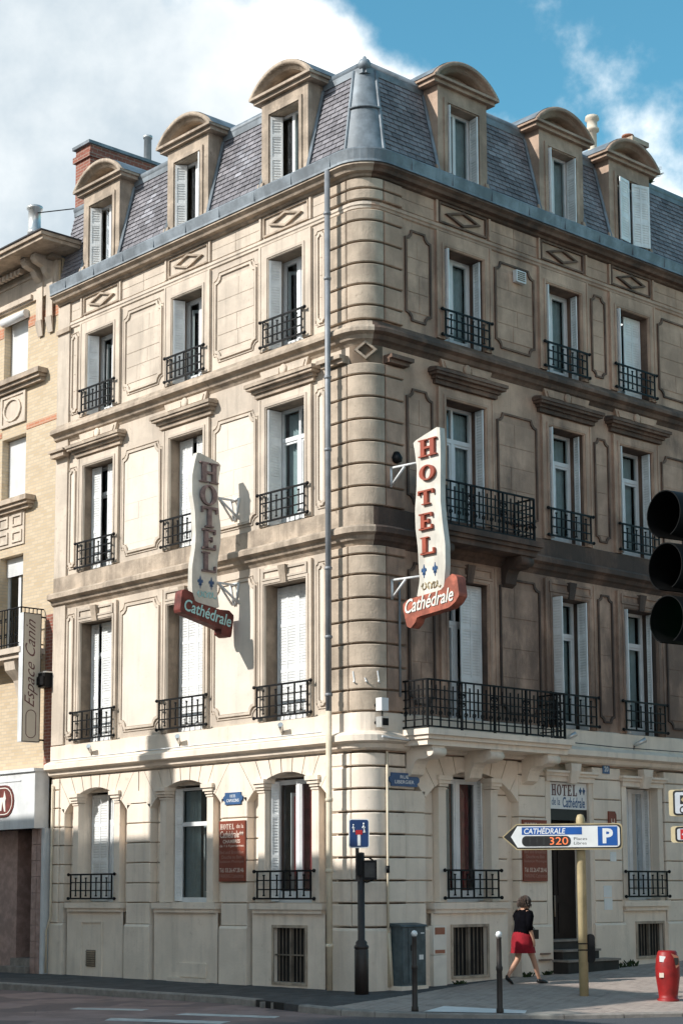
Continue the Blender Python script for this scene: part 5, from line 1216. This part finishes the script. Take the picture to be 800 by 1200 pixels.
# no through road sign on its own post with a pedestrian signal
px, py = .22, -.38; pz = gz_at(px, py)
SG = thing('sign_post', (px, py, pz), 'dark brown post with blue no through road sign and pedestrian signal', 'sign post')
vx, vy = px-CAM.x, py-CAM.y; L_ = math.hypot(vx, vy); vx, vy = vx/L_, vy/L_
sfr = basis((px, py, 0), (vy, -vx, 0), (0, 0, 1))
b = mb(None, 'postbrown'); b.lathe((px, py, pz), [(.115, -.05), (.115, .72), (.105, .73), (.12, .74), (.12, .78), (.095, .80), (.095, .84), (.06, .88), (.058, 2.3), (.0, 2.31)], 14); b.build('post', None, SG)
b = MB(None, sfr); b.m('postbrown'); b.box(-.09, -.03, -.05, .05, 1.85, 2.85); b.build('upper_post', None, SG)
b = MB(None, sfr); b.m('signwhite'); b.prism(rrect(-.20, .14, 2.40, 2.88, .04), .06, .075); b.m('blue2'); M['blue2'] = mat('dark_sign_blue', (.008, .04, .14), .45, var=.05)
b.prism(rrect(-.183, .123, 2.417, 2.863, .03), .075, .078); b.build('sign_board', None, SG)
b = MB(None, sfr); b.m('signwhite'); b.box(-.055, -.005, .078, .081, 2.44, 2.62)
def stick(b, u, z, s, w):
    for p in ([(0, 0), (.06, .30), (-.02, .55), (0, .8)], [(.06, .3), (.16, .02)], [(-.02, .7), (.16, .5)], [(-.02, .7), (-.14, .5)]):
        b.tube([(u+a*s, w, z+c*s) for a, c in p], .010*s/.18, 4)
    b.lathe((u, w-.003, z+.93*s), [(.10*s, 0), (.10*s, .005), (0, .006)], 8, 'w')
stick(b, .05, 2.65, .16, .08); stick(b, -.12, 2.66, .13, .08); b.build('pictogram', None, SG)
b = MB(None, sfr); b.m('signred'); b.box(-.085, .025, .078, .083, 2.62, 2.695); b.build('red_bar', None, SG)
b = MB(None, sfr); b.m('iron'); b.box(-.06, .02, -.04, .09, 1.95, 2.30); b.box(.03, .26, -.12, .06, 1.88, 2.20); b.tube([(.0, 0, 2.24), (.12, .02, 2.25), (.2, .0, 2.2)], .015, 5); b.tube([(.0, 0, 1.86), (.1, .02, 1.84), (.2, .0, 1.88)], .015, 5); b.build('pedestrian_signal', None, SG)
b = MB(None, sfr); b.m('led'); b.box(.06, .23, .06, .064, 1.92, 2.16); b.build('signal_lens', None, SG)
# bollards
BO = thing('bollard', at(2.94, -1.86), 'slim black bollard with white ball top in front of the grey cabinet', 'bollard', 'slim bollards along the kerb')
b = MB(); b.m('postbrown'); z = LOC[BO.name][2]; x, y = 2.94, -1.86
b.lathe((x, y, z), [(.055, -.05), (.055, .06), (.045, .08), (.042, .6), (.05, .62), (.05, .66), (.04, .68), (.036, 1.06), (.042, 1.08), (.0, 1.09)], 12); b.build('shaft', None, BO)
b = MB(); b.m('signwhite'); b.lathe((x, y, z+1.125), [(0, -.05), (.035, -.036), (.05, 0), (.035, .036), (0, .05)], 12); b.build('ball_top', None, BO)
copy_tree(BO, at(4.03, -1.22), 'slim black bollard with white ball top in front of the walking woman')
# electricity cabinet and meter box
CB = thing('street_cabinet', (.22, .95, 0), 'grey green street cabinet against the wall by the corner', 'cabinet')
b = mb('R', 'cabinet'); b.box(.46, 1.03, .05, .30, .12, 1.10); b.loft([[(.44, .04, 1.10), (1.05, .04, 1.10), (1.05, .33, 1.10), (.44, .33, 1.10)], [(.44, .04, 1.16), (1.05, .04, 1.16), (1.05, .30, 1.13), (.44, .30, 1.13)]], smooth=False); b.build('body', None, CB)
b = mb('R', 'cabinet'); b.box(.48, .60, .30, .312, .17, 1.08); b.build('door', None, CB); b = mb('R', 'cabinet'); b.box(.62, 1.01, .30, .314, .17, 1.08); b.m('signblack'); b.box(.66, .69, .314, .33, .70, .80); b.m('signwhite'); b.box(.9, .98, .314, .316, .98, 1.0); b.box(.86, .96, .314, .316, .55, .63); b.build('door', None, CB)
b = mb('R', 'cream'); b.box(.43, 1.06, .02, .33, -.05, .12); b.build('plinth', None, CB)
MT = thing('meter_box', (.06, 1.67, .1), 'narrow cream meter cabinet between grey cabinet and cellar grille', 'meter box')
b = mb('R', 'meter'); b.box(1.40, 1.72, .0, .12, .02, .60); b.box(1.40, 1.72, .0, .12, .61, 1.10); b.build('body', None, MT)
b = mb('R', 'terracotta'); b.box(1.44, 1.68, .12, .125, .63, .69); b.build('vent', None, MT); mb('R', 'terracotta').box(1.44, 1.68, .12, .125, .95, 1.07).build('vent', None, MT)
# red bin
x, y = 4.5, 2.12; z = gz_at(x, y)
BI = thing('litter_bin', (x, y, z), 'red egg shaped litter bin standing on the sunny pavement', 'litter bin')
b = MB(); b.m('bin'); b.lathe((x, y, z), [(.17, -.03), (.17, .03), (.145, .035), (.15, .1), (.185, .36), (.19, .5), (.175, .64), (.15, .74), (.13, .765), (0, .77)], 18); b.build('body', None, BI)
vx, vy = x-CAM.x, y-CAM.y; L_ = math.hypot(vx, vy); vx, vy = vx/L_, vy/L_; bfr = basis((x, y, z), (vy, -vx, 0), (0, 0, 1))
b = MB(None, bfr); b.m('terracotta'); b.prism([(.05, .73), (.17, .68), (.18, .55), (.13, .50), (.08, .58)], .02, .14); b.m('dark'); b.prism([(.10, .66), (.165, .66), (.165, .56), (.12, .55)], .04, .147); b.build('opening', None, BI)
b = MB(None, bfr); b.m('signwhite'); b.prism([(-.12, .60), (-.03, .59), (-.03, .68), (-.12, .69)], .10, .166); b.build('sticker', None, BI)
b = MB(None, bfr); b.m('plaquetxt'); b.prism([(-.13, .36), (-.06, .36), (-.06, .43), (-.13, .43)], .10, .182); b.build('label', None, BI)
# signs at the right edge on a post just outside the picture
x, y = 5.2, 3.2; vx, vy = x-CAM.x, y-CAM.y; L_ = math.hypot(vx, vy); vx, vy = vx/L_, vy/L_; rfr = basis((x, y, 0), (vy, -vx, 0), (0, 0, 1)); o_ = -1.12+2.0-.2
def edge_sign(nm, u0, u1, z0, z1, label):
    P_ = thing(nm, rfr(u0, 0, z0), label, 'direction sign')
    b = MB(None, lambda u, w, z: rfr(u+w*.9*-.4, w, z)); b.m('postyellow2'); b.prism(rrect(u0, u1, z0, z1, .04), -.12, .05); b.build('case', None, P_)
    ff = lambda u, w, z: rfr(u+.05, w, z)
    b = MB(None, ff); b.m('signblack'); b.prism(rrect(u0, u1, z0+.01, z1-.01, .05), .05, .054); b.m('signwhite2'); b.prism(rrect(u0+.03, u1-.03, z0+.04, z1-.04, .03), .054, .057); b.build('sign_face', None, P_)
    return P_, ff
M['postyellow2'] = mat('sign_case_cream', (.62, .52, .32), .5, var=.06); M['signwhite2'] = mat('sign_face_white', (.55, .58, .62), .45, var=.05)
P_, ff = edge_sign('direction_sign', -1.10, .1, 2.86, 3.28, 'white black framed sign with letter O cut by the right edge'); b = MB(None, ff); b.m('signblack'); b.box(-.99, -.85, .057, .06, 3.05, 3.19); b.m('postyellow'); b.prism([(-.98, 3.12), (-.92, 3.06), (-.86, 3.12), (-.92, 3.18)], .06, .062); b.build('emblem', None, P_); letters(P_, 'O', ff, -1.0, -.91, 2.90, 3.02, .058, 'signblack', .03, .1)
P_, ff = edge_sign('direction_sign', -1.08, .1, 2.44, 2.70, 'small white sign with dark red arrow cut by the right edge'); b = MB(None, ff); b.m('signred'); b.box(-1.0, -.85, .057, .06, 2.49, 2.65); b.m('signwhite2'); b.prism([(-.98, 2.57), (-.90, 2.51), (-.90, 2.63)], .06, .062); b.build('emblem', None, P_)
b = MB(None, rfr); b.m('silver'); b.lathe((-.25, -.18, gz_at(5.0, 3.0)), [(.045, -.05), (.045, 3.25), (0, 3.27)], 10); tag(b.build('sign_pole'), 'round steel pole carrying the two signs at the right edge', 'pole')
# traffic light close to the camera
TLO = Vector((16.47, -13.56, 0)); fo = Vector((fwd.x, fwd.y, 0)).normalized(); ri = rgt
TLr = TLO+ri*.105
TL_ = thing('traffic_light', (TLr.x, TLr.y, -.13), 'black three lamp traffic light seen from the side at the right edge', 'traffic light')
face = (-ri*.84-fo*.54).normalized(); sd_ = face.cross(Vector((0, 0, 1)))
tfr = basis(TLr, sd_, (0, 0, 1))
if Vector(tfr(0, 1, 0)).x*0+ (Vector(tfr(0, 1, 0))-Vector(tfr(0, 0, 0))).dot(face) < 0: tfr = basis(TLr, -sd_, (0, 0, 1))
M['sigblack'] = mat('signal_black', (.005, .005, .005), .6, var=.3, scale=9, spec=.15); M['sigblue'] = mat('signal_grey_blue', (.03, .045, .06), .5, var=.1); M['sigedge'] = mat('signal_backboard', (.25, .14, .09), .6, var=.1)
b = MB(None, tfr); b.m('sigblack'); 
for k in range(3): b.prism(rrect(-.125, .125, 2.815+.248*k, 3.055+.248*k, .03), -.20, -.03)
b.build('housing', None, TL_)
b = MB(None, tfr); b.m('sigedge'); b.prism(rrect(-.13, .13, 2.79, 3.58, .05), -.055, -.045); b.build('backboard', None, TL_)
for k, m_ in enumerate(('greenlit', 'led', 'led')):
    zc = 2.935+.248*k
    b = MB(None, tfr); b.m('sigblack'); n = 24; rows_ = []
    for w, r, drop in ((-.03, .112, 0), (.09, .113, 0), (.20, .113, .0)):
        rows_.append([(r*math.sin(a), w-(.11 if (w > .1 and abs(a) > 2.4) else 0)*0, zc+r*math.cos(a)) for a in [-2.75+5.5*j/n for j in range(n+1)]])
    b.strip(rows_, True); b.strip([[(p[0]*.96, p[1], zc+(p[2]-zc)*.96) for p in rr] for rr in rows_], True); b.strip([rows_[-1], [(p[0]*.96, p[1], zc+(p[2]-zc)*.96) for p in rows_[-1]]]); b.build('visor', None, TL_)
    b = MB(None, tfr); b.m(m_); b.lathe((0, -.03, zc), [(.1, 0), (.08, .012), (0, .02)], 16, 'w'); b.build('lens', None, TL_)
b = MB(None, tfr); b.m('sigblue'); b.lathe((.0, -.34, -.13), [(.06, 0), (.06, 3.85), (0, 3.87)], 12); b.box(-.03, .03, -.34, -.18, 2.95, 3.0); b.box(-.03, .03, -.34, -.18, 3.4, 3.45); b.build('post', None, TL_)
# weeds at the foot of the walls
def weed(x, y, lab, s=1.):
    b = MB(); b.m('weed'); z = gz_at(x, y); rnd = random.Random(int(x*100+y*10))
    for k in range(26):
        a, l = rnd.uniform(0, 2*PI), rnd.uniform(.04, .12)*s; ox, oy = rnd.uniform(-.05, .05), rnd.uniform(-.12, .12); tx, ty = ox+math.cos(a)*l*.6, oy+math.sin(a)*l*.6
        b.face([b.pt(p) for p in ((x+ox-.008, y+oy, z-.01), (x+ox+.008, y+oy, z-.01), (x+tx+.02, y+ty, z+l*.7), (x+tx*1.2, y+ty*1.2, z+l), (x+tx-.02, y+ty, z+l*.7))])
    tag(b.build('weed'), lab, 'weed', 'weeds along the wall foot')
weed(.14, 6.45, 'small green weed at the wall right of the doorstep'); weed(.14, 6.75, 'larger green weed tuft at the wall right of the doorstep', 1.2); weed(.14, 3.75, 'small weed tuft at the wall left of the doorstep', .9); weed(.12, 4.35, 'low dry weed beside the left end of the doorstep', .7); weed(.14, 2.0, 'low weed below the cellar grille beside the meter box', .6)
b = MB(); b.m('weed'); rnd = random.Random(5)
for k in range(40):
    a, l = rnd.uniform(0, 2*PI), rnd.uniform(.15, .5); x, y, z = -.45, 8.75, 16.58
    b.tube([(x, y, z), (x+math.cos(a)*l*.4, y+math.sin(a)*l*.4, z+l*.6), (x+math.cos(a)*l*.8, y+math.sin(a)*l*.8, z+l*.75)], [.012, .01, .004], 4, False)
tag(b.build('roof_plant'), 'scraggy dry plant growing on the ridge right of the rightmost dormer', 'plant')
# ================================================================ walking woman
PX_, PY_ = 1.12, 2.55; PZ = gz_at(PX_, PY_)
WO = thing('person', (PX_, PY_, PZ), 'woman in black cardigan and red skirt walking towards the hotel entrance', 'person')
WO.rotation_euler.z = math.radians(82); LOC[WO.name] = (0, 0, 0)   # built in her own frame: x ahead, y to her left
def skinmesh(verts, edges, root, name, m, parent, sub=2):
    me = bpy.data.meshes.new(name); me.from_pydata([v[:3] for v in verts], edges, []); o = bpy.data.objects.new(name, me); COL.objects.link(o)
    md = o.modifiers.new('skin', 'SKIN'); md.use_smooth_shade = True
    for i, v in enumerate(verts):
        sv = me.skin_vertices[0].data[i]; r = v[3]; sv.radius = r if isinstance(r, tuple) else (r, r); sv.use_root = (i == root)
    o.modifiers.new('sub', 'SUBSURF').levels = sub; o.modifiers['sub'].render_levels = sub
    dg = bpy.context.evaluated_depsgraph_get(); nm = bpy.data.meshes.new_from_object(o.evaluated_get(dg)); bpy.data.objects.remove(o)
    nm.materials.clear(); nm.materials.append(M[m]); nm.polygons.foreach_set('use_smooth', [True]*len(nm.polygons))
    r = bpy.data.objects.new(name, nm); link(r, parent); return r
V, E_ = [], []
def jv(x, y, z, r, p=None):
    V.append((x, y, z, r)); i = len(V)-1
    if p is not None: E_.append((p, i))
    return i
pel = jv(0, 0, .80, (.13, .10)); wst = jv(.01, 0, .95, (.115, .09), pel); che = jv(.03, 0, 1.10, (.13, .10), wst); upc = jv(.05, 0, 1.21, (.10, .08), che); nk = jv(.075, 0, 1.29, .048, upc); hd = jv(.11, 0, 1.38, (.078, .08), nk); ht = jv(.11, 0, 1.45, (.07, .075), hd); ns = jv(.20, 0, 1.385, .012, hd)
for s, (ex, ez, wx, wz) in ((-1, (-.02, .98, .06, .78)), (1, (.10, 1.0, .20, .86))):
    sh = jv(.04, s*.15, 1.20, .055, upc); el = jv(ex, s*.215, ez, .042, sh); wr = jv(wx, s*.215, wz, .026, el); hn = jv(wx+.02, s*.21, wz-.065, (.032, .018), wr)
    for q in range(4):
        f1 = jv(wx+.005+q*.014, s*.208, wz-.115, .0085, hn); f2 = jv(wx+.015+q*.013, s*.198, wz-.15+abs(q-1.5)*.008, .007, f1)
    th = jv(wx+.055, s*.195, wz-.075, .009, hn); jv(wx+.065, s*.185, wz-.105, .0075, th)
for s, kn, an, toe in ((-1, (.17, .43), (.30, .075), (.42, .03)), (1, (-.03, .42), (-.27, .14), (-.20, .03))):
    hp = jv(0.01, s*.085, .74, .082, pel); kk = jv(kn[0], s*.085, kn[1], .052, hp); cf = jv((kn[0]*.62+an[0]*.38), s*.085, kn[1]*.62+an[1]*.38, .05, kk); aa = jv(an[0], s*.08, an[1], .03, cf); jv(toe[0], s*.085, toe[1], .026, aa)
skinmesh(V, E_, pel, 'body', 'skin', WO)
def ell(cx, cy, z, rx, ry, n=20, tilt=0): return [(cx+rx*math.cos(2*PI*k/n), cy+ry*math.sin(2*PI*k/n), z+tilt*math.cos(2*PI*k/n)) for k in range(n)]
b = MB(); b.m('black'); b.loft([ell(.0, 0, .84, .135, .195), ell(.005, 0, .92, .125, .175), ell(.02, 0, 1.0, .125, .175), ell(.035, 0, 1.12, .13, .19), ell(.045, 0, 1.21, .105, .175), ell(.055, 0, 1.255, .08, .12), ell(.065, 0, 1.285, .06, .07)])
for s, (ex, ez, wx, wz) in ((-1, (-.02, .98, .06, .78)), (1, (.10, 1.0, .20, .86))):
    f = .30; b.tube([(.045, s*.13, 1.215), (.03, s*.175, 1.15), (ex, s*.215, ez+.03), (ex+(wx-ex)*f, s*.215, ez+(wz-ez)*f)], [.07, .072, .058, .052], 12)
b.build('cardigan', None, WO)
b = MB(); b.m('skirt'); b.loft([[(x+.018*math.sin(9*math.atan2(y, x))*max(0, (.85-z)), y*(1+.05*math.sin(7*math.atan2(y, x))*max(0, .85-z)), z) for x, y, z in ell(cx, 0, z, rx, ry, 36)] for z, cx, rx, ry in ((.90, .0, .12, .165), (.83, .0, .15, .20), (.72, .0, .175, .215), (.62, .01, .195, .215), (.53, .015, .215, .215))], cap=False); b.build('skirt', None, WO)
b = MB(); b.m('hair'); rnd = random.Random(3)
def hs(cx, cz, rx, ry, rz, lo): 
    n, mm = 20, 10; return [[(cx+rx*math.sin(t_)*math.cos(a)*(1+.05*math.sin(a*9)), ry*math.sin(t_)*math.sin(a)*(1+.05*math.sin(a*8+1)), cz+rz*math.cos(t_)) for a in [2*PI*k/n for k in range(n)]] for t_ in [.08+lo*j/mm for j in range(mm+1)]]
b.loft(hs(.082, 1.405, .10, .098, .105, 1.95)); b.loft(hs(.035, 1.375, .075, .092, .085, 2.5))
for k in range(150):
    a, t_ = rnd.uniform(.9, 2*PI-.9), rnd.uniform(.5, 1.9); d = Vector((math.sin(t_)*math.cos(a), math.sin(t_)*math.sin(a), math.cos(t_)))
    p = Vector((.07+.10*d.x, .098*d.y, 1.40+.105*d.z)); q = p+Vector((d.x*.02-.008, d.y*.024, -.075+rnd.uniform(-.015, .015)))
    b.tube([tuple(p*1.0), tuple((p+q)/2+d*.014), tuple(q)], [.006, .012, .003], 4, False)
b.build('hair', None, WO)
for s in (-1, 1):
    b = MB(); b.m('signwhite'); b.lathe((.182, s*.032, 1.40), [(0, -.01), (.011, -.004), (.011, .004), (0, .01)], 8, 'u'); b.build('eye', None, WO)
    b = MB(); b.m('skin'); b.lathe((.10, s*.088, 1.375), [(0, -.012), (.022, -.006), (.024, .004), (0, .012)], 8, 'w'); b.build('ear', None, WO)
b = MB(); b.m('ltr_red'); b.box(.176, .188, -.02, .02, 1.338, 1.346); b.build('mouth', None, WO)
for s, (ax, az, tx, tz) in ((-1, (.27, .03, .46, .012)), (1, (-.29, .10, -.17, .012))):
    b = MB(); b.m('leather'); n = 12; L5 = []
    for f, w_, h_ in ((-.1, .022, .03), (0, .036, .055), (.35, .04, .05), (.75, .045, .035), (1.05, .03, .022), (1.12, .01, .01)):
        x, z = ax+(tx-ax)*f, az+(tz-az)*f; L5.append([(x, s*.083+w_*math.cos(2*PI*k/n), z+.012+max(-.022 if az < .05 else -.03, h_*math.sin(2*PI*k/n))) for k in range(n)])
    b.loft(L5); b.build('shoe', None, WO)
HB = thing('handbag', (PX_, PY_, PZ+.8), 'small black handbag held in front by the walking woman', 'handbag')
HB.rotation_euler.z = math.radians(82); LOC[HB.name] = (0, 0, 0)
b = MB(); b.m('leather'); b.loft([[(x, y, z) for x, y in ((.17, -.03), (.33, -.05), (.33, .10), (.17, .12))] for z in (-.04, .0, .08, .12)], smooth=False); b.build('bag', None, HB)
b = MB(); b.m('leather'); b.tube([(.19, .03, .12), (.22, .04, .17), (.28, .04, .17), (.31, .03, .12)], .008, 5); b.build('handle', None, HB)
